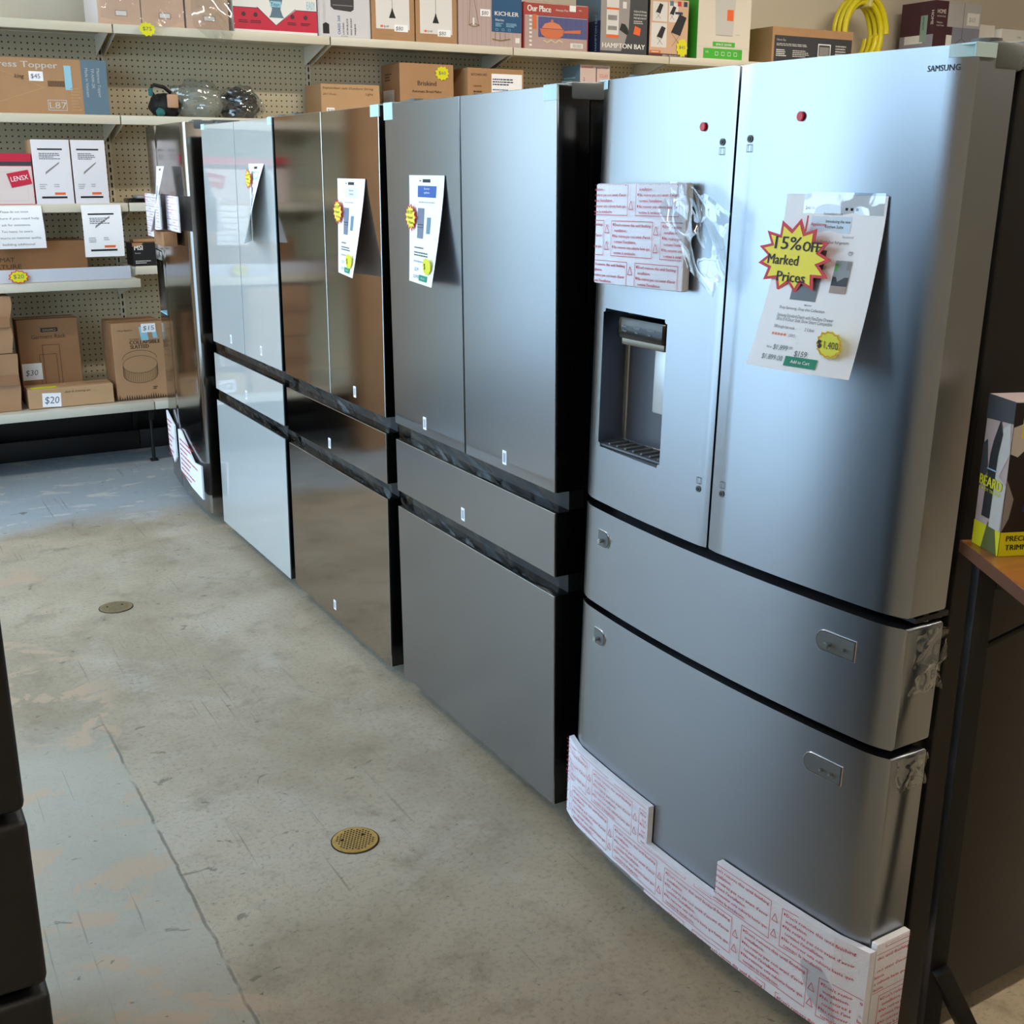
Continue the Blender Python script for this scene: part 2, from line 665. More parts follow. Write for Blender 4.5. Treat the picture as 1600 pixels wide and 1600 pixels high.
XL, XR, YB, YF = -2.45, 9.0, 4.98, -7.0
mb = MB(); mb.box((XL - .2, YF - .2, -.2), (XR + .2, YB + .2, 0), floor_material())
mb.build('floor', kind='structure', smooth=False)
mb = MB(); mb.box((XL - .2, YF - .2, CEIL), (XR + .2, YB + .2, CEIL + .15), ceil_m)
mb.build('ceiling', kind='structure', smooth=False)
mb = MB(); mb.box((XL - .2, YB, 0), (XR + .2, YB + .2, CEIL), wall_m)
mb.build('wall_back', kind='structure', smooth=False)
mb = MB(); mb.box((XR, YF, 0), (XR + .2, YB, CEIL), wall_m)
mb.build('wall_right', kind='structure', smooth=False)
# left wall with storefront glazing
GY0, GY1, GZ0, GZ1 = -0.9, 4.95, .30, 3.2
mb = MB()
mb.box((XL - .12, YF, 0), (XL, YB, GZ0), wall_m)
mb.box((XL - .12, YF, GZ1), (XL, YB, CEIL), wall_m)
mb.box((XL - .12, GY1, GZ0), (XL, YB, GZ1), wall_m)
mb.box((XL - .12, YF, GZ0), (XL, GY0, GZ1), wall_m)
mb.build('wall_left', kind='structure', smooth=False)
# plain front wall behind the camera
mb = MB(); mb.box((XL, YF - .2, 0), (XR, YF, CEIL), wall_m)
mb.build('wall_front', kind='structure', smooth=False)
k = 0
n_w = 4
for i in range(n_w):
    a = GY0 + (GY1 - GY0) * i / n_w
    b = GY0 + (GY1 - GY0) * (i + 1) / n_w
    k += 1
    mb = MB()
    for q in ((a, a + .03), (b - .03, b)):
        mb.box((XL - .11, q[0], GZ0), (XL - .03, q[1], GZ1), alum)
    mb.box((XL - .11, a + .03, GZ0), (XL - .03, b - .03, GZ0 + .06), alum)
    mb.box((XL - .11, a + .03, GZ1 - .06), (XL - .03, b - .03, GZ1), alum)
    mb.box((XL - .11, a + .03, 2.3), (XL - .03, b - .03, 2.36), alum)
    w = mb.build('window_%d' % k, kind='structure', smooth=False)
    p = MB(); p.box((XL - .075, a + .03, GZ0 + .06), (XL - .065, b - .03, GZ1 - .06), pane_m)
    p.build('pane', parent=w, smooth=False)
mb = MB(); mb.box((-40, -40, -.22), (XL - .2, 40, -.05), asphalt)
mb.build('ground', kind='structure', smooth=False)

# ------------------------------------------------------------------ ceiling lamps
lamp_white = mat('lamp_diffuser', (255, 244, 226), 0.5, emit=3.0)
for i, (x, y) in enumerate(((1.6, 2.6), (4.6, 2.6), (1.6, -1.6), (5.2, -1.6), (-2.2, 2.6), (-2.2, -3.6))):
    t = thing('ceiling_lamp', 'white fluorescent lamp fixture hanging under the ceiling', 'lamp', (x, y, CEIL), 'ceiling lamps')
    mb = MB(); mb.box((x - .62, y - .09, CEIL - .06), (x + .62, y + .09, CEIL - .001), mat('lamp_housing', (235, 235, 232), .5), .004)
    mb.build('housing', t)
    mb = MB(); mb.box((x - .6, y - .07, CEIL - .085), (x + .6, y + .07, CEIL - .06), lamp_white, .008)
    mb.build('diffuser', t)
    l = bpy.data.lights.new('lamp_light', 'AREA'); l.shape = 'RECTANGLE'; l.size, l.size_y = 1.2, .14
    l.energy = (40 if x > 3 else 30); l.color = (1.0, .90, .76)
    lo = bpy.data.objects.new('lamp_light', l); lo.parent = t; lo.location = (0, 0, -.1); col.objects.link(lo)

# ------------------------------------------------------------------ gondola shelving
def peg_material():
    m = bpy.data.materials.new('cream_pegboard')
    m.use_nodes = True
    n, l = m.node_tree.nodes, m.node_tree.links
    b = n['Principled BSDF']
    b.inputs['Roughness'].default_value = .7
    g = n.new('ShaderNodeNewGeometry')
    sc = n.new('ShaderNodeVectorMath'); sc.operation = 'SCALE'; sc.inputs['Scale'].default_value = 1 / .0318
    l.new(g.outputs['Position'], sc.inputs[0])
    fr = n.new('ShaderNodeVectorMath'); fr.operation = 'FRACTION'
    l.new(sc.outputs[0], fr.inputs[0])
    sp = n.new('ShaderNodeSeparateXYZ'); l.new(fr.outputs[0], sp.inputs[0])
    cb = n.new('ShaderNodeCombineXYZ'); l.new(sp.outputs['X'], cb.inputs[0]); l.new(sp.outputs['Z'], cb.inputs[1])
    ds = n.new('ShaderNodeVectorMath'); ds.operation = 'DISTANCE'; ds.inputs[1].default_value = (.5, .5, 0)
    l.new(cb.outputs[0], ds.inputs[0])
    mr = n.new('ShaderNodeMapRange'); mr.inputs[1].default_value = .12; mr.inputs[2].default_value = .17
    l.new(ds.outputs['Value'], mr.inputs[0])
    mx = n.new('ShaderNodeMix'); mx.data_type = 'RGBA'
    mx.inputs[6].default_value = lin((62, 54, 44)); mx.inputs[7].default_value = lin((198, 190, 164))
    l.new(mr.outputs[0], mx.inputs[0]); l.new(mx.outputs[2], b.inputs['Base Color'])
    return m


def slot_material():
    m = bpy.data.materials.new('slotted_upright')
    m.use_nodes = True
    n, l = m.node_tree.nodes, m.node_tree.links
    b = n['Principled BSDF']
    b.inputs['Roughness'].default_value = .5
    g = n.new('ShaderNodeNewGeometry'); sp = n.new('ShaderNodeSeparateXYZ'); l.new(g.outputs['Position'], sp.inputs[0])
    t = n.new('ShaderNodeTexCoord'); so = n.new('ShaderNodeSeparateXYZ'); l.new(t.outputs['Object'], so.inputs[0])
    a = n.new('ShaderNodeMath'); a.operation = 'MULTIPLY'; a.inputs[1].default_value = 1 / .0415
    l.new(sp.outputs['Z'], a.inputs[0])
    f = n.new('ShaderNodeMath'); f.operation = 'FRACT'; l.new(a.outputs[0], f.inputs[0])
    c = n.new('ShaderNodeMath'); c.operation = 'LESS_THAN'; c.inputs[1].default_value = .62; l.new(f.outputs[0], c.inputs[0])
    mx = n.new('ShaderNodeMix'); mx.data_type = 'RGBA'
    mx.inputs[6].default_value = lin((206, 198, 176)); mx.inputs[7].default_value = lin((16, 16, 16))
    l.new(c.outputs[0], mx.inputs[0]); l.new(mx.outputs[2], b.inputs['Base Color'])
    return m


peg = peg_material()
slot = slot_material()
GX0, SW, GYP = .036, 1.2054, 4.86
gon = thing('shelving_unit', 'long cream pegboard shelving unit with white shelves along the back wall', 'shelving', (2.45, 4.9, 0))
S0, S1 = -2, 6
for k in range(S0, S1):
    x0 = GX0 + k * SW
    mb = MB(); mb.box((x0 + .016, GYP, .36), (x0 + SW - .016, GYP + .012, 2.30), peg)
    mb.build('back_panel', gon, smooth=False)
    # shelves: (front lip centre height, depth)
    lv = [(2.299, .375), (1.846, .375)]
    lv += [(1.396, .385)] if k <= 1 else [(1.396, .385)]
    lv += [(1.003, .53)] if k == -1 else [(1.058, .40)]
    for zc, dep in lv:
        mb = MB()
        yf = GYP - dep
        mb.box((x0 + .003, yf, zc + .002), (x0 + SW - .003, GYP - .002, zc + .02), shelf_m)
        mb.box((x0 + .003, yf - .006, zc - .022), (x0 + SW - .003, yf + .012, zc + .024), shelf_m, .004)
        s_ = mb.build('shelf', gon)
        for e in (x0 + .02, x0 + SW - .02):
            b_ = MB()
            vs = [(e - .0015, GYP - .002, zc), (e - .0015, yf + .03, zc), (e - .0015, yf + .03, zc - .02), (e - .0015, GYP - .002, zc - .11)]
            b_.add(vs + [(a + .003, b, c) for a, b, c in vs],
                   [(0, 1, 2, 3), (7, 6, 5, 4), (0, 4, 5, 1), (1, 5, 6, 2), (2, 6, 7, 3), (3, 7, 4, 0)], shelf_m)
            b_.build('bracket', s_, smooth=False)
    mb = MB()
    mb.box((x0 + .002, GYP - .6, .335), (x0 + SW - .002, GYP - .002, .362), shelf_m)
    mb.box((x0 + .002, GYP - .606, .318), (x0 + SW - .002, GYP - .59, .364), shelf_m, .004)
    mb.box((x0 + .002, GYP - .585, .31), (x0 + SW - .002, GYP - .01, .333), black_s)
    mb.build('base_deck', gon)
    mb = MB()
    mb.box((x0 + .002, 4.72, .001), (x0 + SW - .002, 4.735, .115), black_d, .003)
    mb.box((x0 + .002, 4.85, .001), (x0 + SW - .002, 4.858, .33), black_s)
    mb.build('kick_board', gon)
for k in range(S0, S1 + 1):
    x0 = GX0 + k * SW
    mb = MB()
    mb.box((x0 - .015, GYP - .004, .36), (x0 + .015, GYP + .03, 2.305), shelf_m)
    mb.box((x0 - .0045, GYP - .0055, .38), (x0 + .0045, GYP - .004, 2.29), slot)
    mb.box((x0 - .015, GYP - .5, .24), (x0 + .015, GYP - .01, .30), black_d, .003)
    mb.box((x0 - .015, GYP - .05, .0), (x0 + .015, GYP + .03, .36), black_d)
    mb.build('upright', gon, smooth=False)
    mb = MB(); mb.cyl((x0, GYP - .47, .12), (0, 0, 1), .010, .24, black_d, 12)
    mb.box((x0 - .02, GYP - .49, 0), (x0 + .02, GYP - .45, .01), black_d)
    mb.build('leveller_foot', gon)

# ------------------------------------------------------------------ refrigerators
def frame(x0, yL, a=0.0, lean=0.0):
    return Matrix(((a, 1, lean, x0), (-1, a, 0, yL), (0, 0, 1, 0), (0, 0, 0, 1)))


def crumple(mb, outline, d, amp, m, seed, rings=16, per=6, plane='F', fold=1.0):
    """a wrinkled sheet of plastic inside an outline given in (right, up)"""
    pts = []
    n = len(outline)
    for i in range(n):
        a, b = outline[i], outline[(i + 1) % n]
        for j in range(per):
            t = j / per
            pts.append((a[0] + (b[0] - a[0]) * t, a[1] + (b[1] - a[1]) * t))
    cx = sum(p[0] for p in pts) / len(pts)
    cz = sum(p[1] for p in pts) / len(pts)
    size = max(max(p[0] for p in pts) - min(p[0] for p in pts), max(p[1] for p in pts) - min(p[1] for p in pts))
    N = len(pts)
    vs, fs = [], []
    for r_ in range(rings + 1):
        t = r_ / rings
        for p in pts:
            x, z = cx + (p[0] - cx) * t, cz + (p[1] - cz) * t
            q = Vector(((x + .5 * z) / size * 2.4 + seed * 7.1, (z - .5 * x) / size * 1.3, seed * 1.7))
            h = 1 - abs(noise.noise(q * 1.1)) * 2.4
            h2 = 1 - abs(noise.noise(q * 2.2 + Vector((3, 1, 0)))) * 2.2
            h3 = noise.noise(q * 7)
            dd = d - amp * (.65 * h + .28 * h2 * fold + .03 * h3)
            vs.append((x, dd, z))
    for r_ in range(rings):
        for i in range(N):
            j = (i + 1) % N
            a, b, c, e = r_ * N + i, r_ * N + j, (r_ + 1) * N + j, (r_ + 1) * N + i
            fs.append((a, b, c, e) if r_ else (a, c, e))
    mb.add(vs, fs, m)
    return mb


def strip_film(mb, u0, u1, z0, z1, d, amp, m, seed, nu=90, nv=7):
    def fn(a, b):
        u = u0 + (u1 - u0) * a
        z = z0 + (z1 - z0) * b
        q = Vector((u * 6 + seed * 5, z * 22 + u * 7, seed))
        h = 1 - abs(noise.noise(q)) * 2.2
        h2 = noise.noise(q * 3.1)
        sag = .3 * math.sin(math.pi * b)
        return (u, d - amp * (.5 * h + .3 * h2) + amp * sag, z + .004 * noise.noise(q * .5 + Vector((9, 0, 0))))
    return mb.grid(fn, nu, nv, m)


def hinge_cover(mb, u, M_=None, m=None, z=1.775, out=0.0):
    m = m or grey_p
    mb.box((u - .04, .035, z - .028), (u + .055 + out, .12, z + .008), m, .005)
    mb.cyl((u + .02, .06, z + .004), (0, 0, 1), .024, .014, m, 20, bev=.003)
    mb.box((u - .03, .118, z - .010), (u + .05, .24, z + .012), m, .005)


def bespoke_fridge(name, label, M, base, panel, side=None, edge=None, seed=0, tapes=(), stickers=(), gap_film=True, film_doors=(), group=None, W=.905, H=1.775):
    t = thing(name, label, 'refrigerator', base, group)
    side = side or black_g
    mb = MB(M)
    mb.box((.006, .088, .035), (W - .006, .70, H - .01), side, .004)
    for z0, z1 in ((.822, .876), (.612, .667)):
        mb.box((.01, .045, z0), (W - .01, .09, z1), black_s)
    cab = mb.build('cabinet', t)
    for u in (.07, W - .07):
        mb = MB(M); mb.cyl((u, .12, .018), (0, 0, 1), .02, .035, black_s, 14)
        mb.box((u - .03, .09, .02), (u + .03, .16, .04), black_s)
        mb.build('foot', t)
        mb = MB(M); mb.cyl((u, .62, .018), (0, 0, 1), .02, .035, black_s, 14)
        mb.build('foot', t)
    mb = MB(M); hinge_cover(mb, .06); mb.build('hinge_cover', t)
    mb = MB(M); hinge_cover(mb, W - .06, out=.0065); mb.build('hinge_cover', t)
    h = W / 2

    def door(nm, u0, u1, z0, z1, knob=None):
        mb = MB(M)
        mb.box((u0, .003, z0), (u1, .082, z1), black_g if side is black_g else side, .002)
        d = mb.build(nm, t)
        mb = MB(M)
        mb.box((u0 + .0005, 0, z0 + .0005), (u1 - .0005, .0065, z1 - .0005), edge or edge_m, .0008, 1)
        mb.box((u0 + .0014, -.0006, z0 + .0014), (u1 - .0014, .004, z1 - .0014), panel, .0004, 1)
        mb.build('front_panel', d)
        return d
    dl = door('door', 0, h - .0025, .875, H)
    dr = door('door', h + .0025, W, .875, H)
    dm = door('drawer', 0, W, .666, .826)
    db = door('drawer', 0, W, .052, .617)
    if gap_film:
        for i, (z0, z1) in enumerate(((.824, .874), (.615, .666))):
            mb = MB(M); strip_film(mb, -.001, W + .001, z0, z1, .012, .010, film_g, seed + i * 3)
            mb.build('gap_film', t)
    for (u0, z0, u1, z1) in tapes:
        mb = MB(M); mb.box((u0, -.002, z0), (u1, .002, z1), tape_m, .0006, 1)
        if z1 > H:
            mb.box((u0, -.002, H), (u1, .03, H + .003), tape_m, .001, 1)
        mb.build('corner_tape', t)
    for (u, z) in stickers:
        mb = MB(M); mb.box((u - .010, -.0015, z - .018), (u + .010, -.0002, z + .018), paper)
        f = Face(mb, (u - .010, -.0015, z - .018)); f.rect(.004, .006, .016, .03, ink3)
        mb.build('sticker', t)
    return t


GRP = 'refrigerators in a row'
MB_ = frame(0, .905, 0, -.0084)
MC_ = frame(-.0102, 1.888, 0, .0057)
MD_ = frame(-.0101, 2.851, 0, .0118)
MA_ = frame(-.0129, -.1145, .0325, .0227)
fr_b = bespoke_fridge('refrigerator', 'brushed grey four-door refrigerator with glossy black side, beside the one with the water dispenser', MB_, (.3, .45, 0),
                      steel_b, seed=2, tapes=((-.004, 1.732, .055, 1.777), (.85, 1.745, .905, 1.777)),
                      stickers=((.206, .912), (.666, .911), (.433, .702)))
fr_c = bespoke_fridge('refrigerator', 'bronze-grey glossy four-door refrigerator right beside the white one', MC_, (.3, 1.435, 0),
                      steel_c, seed=5, tapes=((.85, 1.745, .912, 1.777),), stickers=((.667, .917), (.425, .699), (.417, .105)))
fr_d = bespoke_fridge('refrigerator', 'white glass four-door refrigerator, the only white one in the row', MD_, (.3, 2.4, 0),
                      steel_d, edge=mat('dull_edge', (120, 128, 132), .4, .6), seed=9, tapes=((0, 1.755, .05, 1.777), (.86, 1.75, .905, 1.777)), stickers=((.27, .917), (.667, .921), (.445, .71)))


# ---- curved-front builder for the near and the far refrigerators
def curved(u0, u1, W=.905, bul=.028, back=.085, rc=.013, n=22, both=False):
    def d(u):
        t = (u - W / 2) / (W / 2)
        s = max(0, (abs(t) - .88) / .12)
        return -bul * (1 - t * t) * 1.0 - rc * (1 - s * s) + 0.0
    pr = []
    us = [u0 + (u1 - u0) * i / n for i in range(n + 1)]
    if u1 > W - .01:
        us += [W - .05, W - .04, W - .03, W - .022, W - .015, W - .009, W - .004]
    if u0 < .01:
        us += [.05, .04, .03, .022, .015, .009, .004]
    us = sorted(set(round(x, 5) for x in us if u0 <= x <= u1))
    for u in us:
        pr.append((u, d(u)))
    pr.append((u1, back))
    pr.append((u0, back))
    return pr, d


DA = curved(0, .905)[1]


def boolean_cut(o, cutter_mb, name='cut'):
    c = cutter_mb.build(name)
    c.location = (0, 0, 0)
    bpy.context.view_layer.update()
    md = o.modifiers.new('b', 'BOOLEAN')
    md.operation = 'DIFFERENCE'
    md.object = c
    md.solver = 'EXACT'
    dg = _dg()
    dg.update()
    me = bpy.data.meshes.new_from_object(o.evaluated_get(dg))
    o.modifiers.remove(md)
    o.data = me
    me.set_sharp_from_angle(angle=R(32))
    bpy.data.objects.remove(c)


A_ = thing('refrigerator', 'large curved stainless refrigerator with in-door water dispenser, nearest in the row', 'refrigerator', (.3, -.6, 0))
W = .905
H = 1.777
mb = MB(MA_)
mb.box((.004, .105, .05), (W - .004, .72, H - .012), cab_a, .005)
mb.box((.02, .07, .12), (W - .02, .11, 1.75), black_s)
mb.build('cabinet', A_)
for u in (.08, W - .08):
    for d in (.14, .62):
        mb = MB(MA_); mb.cyl((u, d, .027), (0, 0, 1), .022, .052, black_s, 14); mb.build('foot', A_)
dl, _ = curved(0, .4515)
dr, _ = curved(.4575, W)
mb = MB(MA_); mb.prism(dl, .905, H, steel_a, .004)
door_l = mb.build('door', A_)
c = MB(MA_)
bm_ = bmesh.new()
bmesh.ops.create_cube(bm_, size=1)
for v in bm_.verts:
    v.co = Vector((.058 + (v.co.x + .5) * .234, -.06 + (v.co.y + .5) * .115, 1.027 + (v.co.z + .5) * .297))
bmesh.ops.bevel(bm_, geom=list(bm_.edges), offset=.008, segments=3, affect='EDGES')
c.bm(bm_, liner_m)
boolean_cut(door_l, c)
mb = MB(MA_); mb.prism(dr, .905, H, steel_a, .004)
door_r = mb.build('door', A_)
mb = MB(MA_); mb.prism(curved(0, W)[0], .668, .886, steel_a, .007, seg=3)
dr_u = mb.build('drawer', A_)
mb = MB(MA_); mb.prism(curved(0, W)[0], .075, .652, steel_a, .007, seg=3)
dr_l = mb.build('drawer', A_)
# dispenser recess and fittings
dsp = MB(MA_)
dsp.box((.0645, .0495, 1.03), (.2855, .0535, 1.32), liner_m)
dsp = dsp.build('dispenser_liner', door_l)
mb = MB(MA_)
mb.prism([(.13, -.036), (.15, -.041), (.282, -.041), (.286, -.036), (.286, .05), (.12, .05), (.122, -.028)], 1.272, 1.316, black_g, .006)
mb.prism([(.14, -.03), (.277, -.03), (.277, .04), (.135, .04)], 1.258, 1.274, mat('dispenser_bezel', (120, 112, 98), .3, .6), .003)
f = Face(mb, (.13, -.0415, 1.272))
for i, (a, b_) in enumerate((('Water', 'Filter'), ('Cubed', 'Ice'), ('Crushed', 'Ice'))):
    f.text(a, .022 + i * .042, .024, .0045, lgrey_p)
    f.text(b_, .026 + i * .042, .015, .0045, lgrey_p)
mb.build('dispenser_head', door_l)
mb = MB(MA_)
pad_m = mat('dispenser_paddle_metal', (205, 210, 214), .3, .4)
mb.box((.196, .012, 1.12), (.287, .03, 1.255), pad_m, .004)
mb.box((.244, .008, 1.12), (.262, .013, 1.245), pad_m, .002)
mb.build('dispenser_paddle', door_l)
mb = MB(MA_)
mb.box((.062, -.018, 1.0275), (.288, .049, 1.033), liner_m, .002)
for i in range(7):
    mb.box((.085 + i * .028, -.012, 1.033), (.091 + i * .028, .04, 1.037), grey_p, .001)
mb.build('drip_tray', door_l)
# mounting holes
for dr_, u, z, s in ((door_l, .420, 1.651, -1), (door_r, .490, 1.655, -1), (door_l, .418, 1.016, 1), (door_r, .484, 1.022, 1)):
    mb = MB(MA_)
    y = DA(u)
    mb.cyl((u, y - .0005, z), (0, 1, 0), .0062, .003, grey_p, 18)
    mb.cyl((u, y - .0022, z), (0, 1, 0), .0035, .002, black_s, 14)
    f = Face(mb, (u - .006, y - .001, z + s * .016 - .006))
    f.frame(0, 0, .012, .013, .0012, grey_p)
    mb.build('handle_hole', dr_)


def mount(parent, u0, u1, zc, left_round, pins):
    h = .0165
    r_ = .015

    def outl(g):
        a, b, zt, zb = u0 - g, u1 + g, zc + h + g, zc - h - g
        rr = r_ + g
        if left_round:
            p = [(b, zt), (a + rr, zt)] + [(a + rr - rr * math.sin(t), zc + (h + g) * math.cos(t)) for t in [math.pi * i / 10 for i in range(1, 10)]] + [(a + rr, zb), (b, zb)]
        else:
            p = [(a, zt), (a, zb), (b - rr, zb)] + [(b - rr + rr * math.sin(t), zc - (h + g) * math.cos(t)) for t in [math.pi * i / 10 for i in range(1, 10)]] + [(b - rr, zt)]
        return p
    ym = min(DA(u0), DA(u1), DA((u0 + u1) / 2))
    slope = (DA(u1) - DA(u0)) / (u1 - u0)
    Mt = MA_ @ Matrix(((1, 0, 0, 0), (slope, 1, 0, DA(u0) - slope * u0), (0, 0, 1, 0), (0, 0, 0, 1)))
    mb = MB(Mt)
    mb.plate(outl(.0028), -.0022, .003, edge_m, bev=.0008)
    mb.plate(outl(.0008), -.0028, .002, char_p)
    mb.plate(outl(-.0004), -.0034, .002, grey_p, bev=.0006)
    p = mb.build('handle_mount', parent)
    for (u, big) in pins:
        m2 = MB(Mt)
        m2.cyl((u, -.006, zc - .002), (0, 1, 0), .0045 if big else .003, .01, screw_m, 14)
        if big:
            m2.cyl((u, -.013, zc - .002), (0, 1, 0), .006, .006, screw_m, 14, bev=.001)
        o = m2.build('screw', parent)
        o.name = 'screw'


mount(dr_u, .082, .124, .825, False, ((.102, True),))
mount(dr_u, .741, .820, .822, True, ((.770, True), (.802, False)))
mount(dr_l, .082, .124, .595, False, ((.102, True),))
mount(dr_l, .740, .820, .588, True, ((.782, False), (.802, False)))
# logo lettering
mb = MB(MA_)
sl = (DA(.886) - DA(.836)) / .05
mb = MB()
f = Face(mb, (.834, -.0004, 1.7425)); f.text('SAMSUNG', 0, 0, .0085, ink, wmax=.05)
mb.v = [MA_ @ Vector((v.x, DA(v.x) + v.y, v.z)) for v in mb.v]
mb.build('logo', door_r)
# hinge covers, hinges
for u in (.05, W - .05):
    mb = MB(MA_)
    s = 1 if u > .5 else -1
    mb.box((u - .05, .035, H - .034), (u + .0515, .10, H + .006), grey_p, .006)
    mb.box((u - .05, .10, H - .03), (u + .0515, .22, H + .010), lgrey_p, .006)
    mb.cyl((u + s * .012, .06, H + .004), (0, 0, 1), .026, .016, grey_p, 20, bev=.004)
    mb.build('hinge_cover', A_)
mb = MB(MA_)
for z in (.897,):
    mb.box((W - .05, .02, z - .006), (W - .004, .1, z + .003), black_s)
    mb.cyl((W - .012, .05, z - .002), (0, 0, 1), .007, .012, screw_m, 12)
    mb.cyl((W - .012, .085, z - .002), (0, 0, 1), .006, .012, screw_m, 12)
mb.build('hinge', A_)
for (u0, u1, wrap) in ((0, .036, False), (.866, W + .0015, True)):
    mb = MB(MA_)
    n = 8
    vs = []
    for i in range(n + 1):
        u = u0 + (u1 - u0) * i / n
        vs += [(u, DA(min(u, W)) - .0012, H - .017), (u, DA(min(u, W)) - .0012, H + .001)]
    fs = [(2 * i, 2 * i + 2, 2 * i + 3, 2 * i + 1) for i in range(n)]
    mb.add(vs, fs, tape_m)
    ym = DA(u0)
    if wrap:
        mb.box((W, -.012, H - .018), (W + .002, .035, H + .002), tape_m, .0005, 1)
    mb.box((u0, min(DA(u0), DA(u1)) + .004, H - .001), (u1, .03, H + .0015), tape_m)
    mb.build('corner_tape', A_)
# loose film on the drawers' right ends
mb = MB(MA_)


def side_film(mb, d0, d1, z0, z1, seed, amp=.012):
    def fn(a, b):
        d = d0 + (d1 - d0) * a
        z = z0 + (z1 - z0) * b
        q = Vector((d * 40 + seed, z * 28, seed * 2.2))
        return (W + .004 + amp * (.8 - abs(noise.noise(q)) * 1.6), d + .006 * noise.noise(q * 2), z + .008 * noise.noise(q * 1.4 + Vector((5, 0, 0))))
    mb.grid(fn, 14, 22, film)


side_film(mb, .01, .09, .77, .88, 1)
mb.build('protective_film', dr_u)
mb = MB(MA_)
side_film(mb, .005, .08, .59, .65, 6, .008)
mb.build('protective_film', dr_l)


# ---- far side-by-side refrigerator
ME_ = frame(.03, 3.875, -.060, 0.0)
E_ = thing('refrigerator', 'tall dark glossy side-by-side refrigerator at the far end of the row beside the shelving', 'refrigerator', (.35, 3.45, 0))
WE, US, HE = .905, .37, 1.79
DE = curved(0, WE, WE, .02, .112)[1]
mb = MB(ME_)
mb.box((.002, .115, .04), (WE - .001, .66, HE - .01), cab_e, .004)
mb.build('cabinet', E_)
for u in (.08, WE - .08):
    mb = MB(ME_); mb.cyl((u, .14, .022), (0, 0, 1), .022, .044, black_s, 14)
    mb.box((u - .03, .08, .03), (u + .06, .15, .05), black_s); mb.build('foot', E_)
    mb = MB(ME_); mb.cyl((u, .58, .022), (0, 0, 1), .022, .044, black_s, 14); mb.build('foot', E_)
mb = MB(ME_); mb.prism(curved(0, US - .003, WE, .02, .112)[0], .06, HE, steel_e, .004)
e_l = mb.build('door', E_)
mb = MB(ME_); mb.prism(curved(US + .003, WE, WE, .02, .112)[0], .06, HE, steel_e, .004)
e_r = mb.build('door', E_)
c = MB(ME_)
c.box((.06, -.06, .90), (.31, .05, 1.22), liner_m, .006)
boolean_cut(e_l, c)
mb = MB(ME_); mb.box((.064, .044, .904), (.306, .049, 1.216), mat('blue_grey_liner', (60, 86, 104), .25), .001)
mb.box((.064, -.02, .904), (.306, .046, .91), lblue)
mb.box((.12, -.03, 1.17), (.25, .044, 1.216), screw_m, .006)
mb.build('dispenser_liner', e_l)
mb = MB(ME_); hinge_cover(mb, .05, z=HE); mb.build('hinge_cover', E_)
mb = MB(ME_); hinge_cover(mb, WE - .058, z=HE, out=.0045); mb.build('hinge_cover', E_)

# ---- black refrigerator whose door ends show at the left edge of the photo
ML_ = Matrix(((0, -1, 0, -1.295), (1, 0, 0, -.93), (0, 0, 1, 0), (0, 0, 0, 1)))
L_ = thing('refrigerator', 'matte black refrigerator at the left edge, seen by its stacked door ends', 'refrigerator', (-1.65, -.5, 0))
mb = MB(ML_); mb.box((.006, .105, .03), (W - .006, .72, 1.76), black_d, .005)
mb.box((.02, .07, .06), (W - .02, .11, 1.75), black_s)
mb.build('cabinet', L_)
for nm, u0, u1, z0, z1 in (('door', 0, .449, .900, 1.775), ('door', .456, W, .900, 1.775), ('drawer', 0, W, .667, .888), ('drawer', 0, W, .075, .655)):
    mb = MB(ML_); mb.box((u0, 0, z0), (u1, .095, z1), black_d, .010, 3); mb.build(nm, L_)
for u in (.08, W - .08):
    for d in (.14, .62):
        mb = MB(ML_); mb.cyl((u, d, .017), (0, 0, 1), .022, .034, black_s, 14); mb.build('foot', L_)
# ---- what the fronts reflect: a tall carton further up the left side
mb = MB(); mb.box((-1.50, 4.04, 0), (-1.2, 4.22, 2.02), card, .006)
tag(mb.build('appliance_carton', loc=(-1.35, 4.13, 0)), 'tall brown appliance carton across the aisle, seen only as a reflection', 'carton')

# ------------------------------------------------------------------ printed foam
FT = ["Don't remove this until finishing", "installation.", "Ne retirez pas ceci avant d'avoir", "terminé l'installation.",
      "No remover esta cubierta hasta que", "termine la instalación."]


def foam_print(f, rects, pw=.19, ph=.092, ox=0.0, oz=0.0, m=None, step=0):
    m = m or red_i
    W_ = max(r[2] for r in rects)
    H_ = max(r[3] for r in rects)
    for row in range(-1, int(H_ / ph) + 2):
        z = oz + row * ph
        for c_ in range(-1, int(W_ / pw) + 2):
            x = ox + c_ * pw + (pw * .5 if row % 2 else 0)
            for r in rects:
                if x + pw < r[0] or x - .01 > r[2] or z > r[3] or z + ph < r[1]:
                    continue
                f.clip = r
                x1, z1 = x + pw - .026, z + ph - .010
                f.frame(x, z, x1, z1, .0011, m)
                hh = (z1 - z) / 6.4
                for i, s in enumerate(FT):
                    yy = z1 - (i + 1) * hh
                    if i % 2 == 0:
                        f.rect(x + .005, yy + .001, x + .0085, yy + .0055, m)
                    full = i in (0, 2, 4)
                    f.text(s, x + .011, yy, hh * .52, m, wmax=(x1 - x - .017) * (1 if full else (.34 if i == 1 else .62)), bold=.03, res=1)
                # warning triangles between the cells
                tx = x + pw - .022
                for tz in (z + .012, z + .045):
                    if r[0] < tx and tx + .014 < r[2] and r[1] < tz and tz + .016 < r[3]:
                        f.line([(tx, tz), (tx + .014, tz), (tx + .007, tz + .016), (tx, tz)], .0014, m)
    f.clip = None


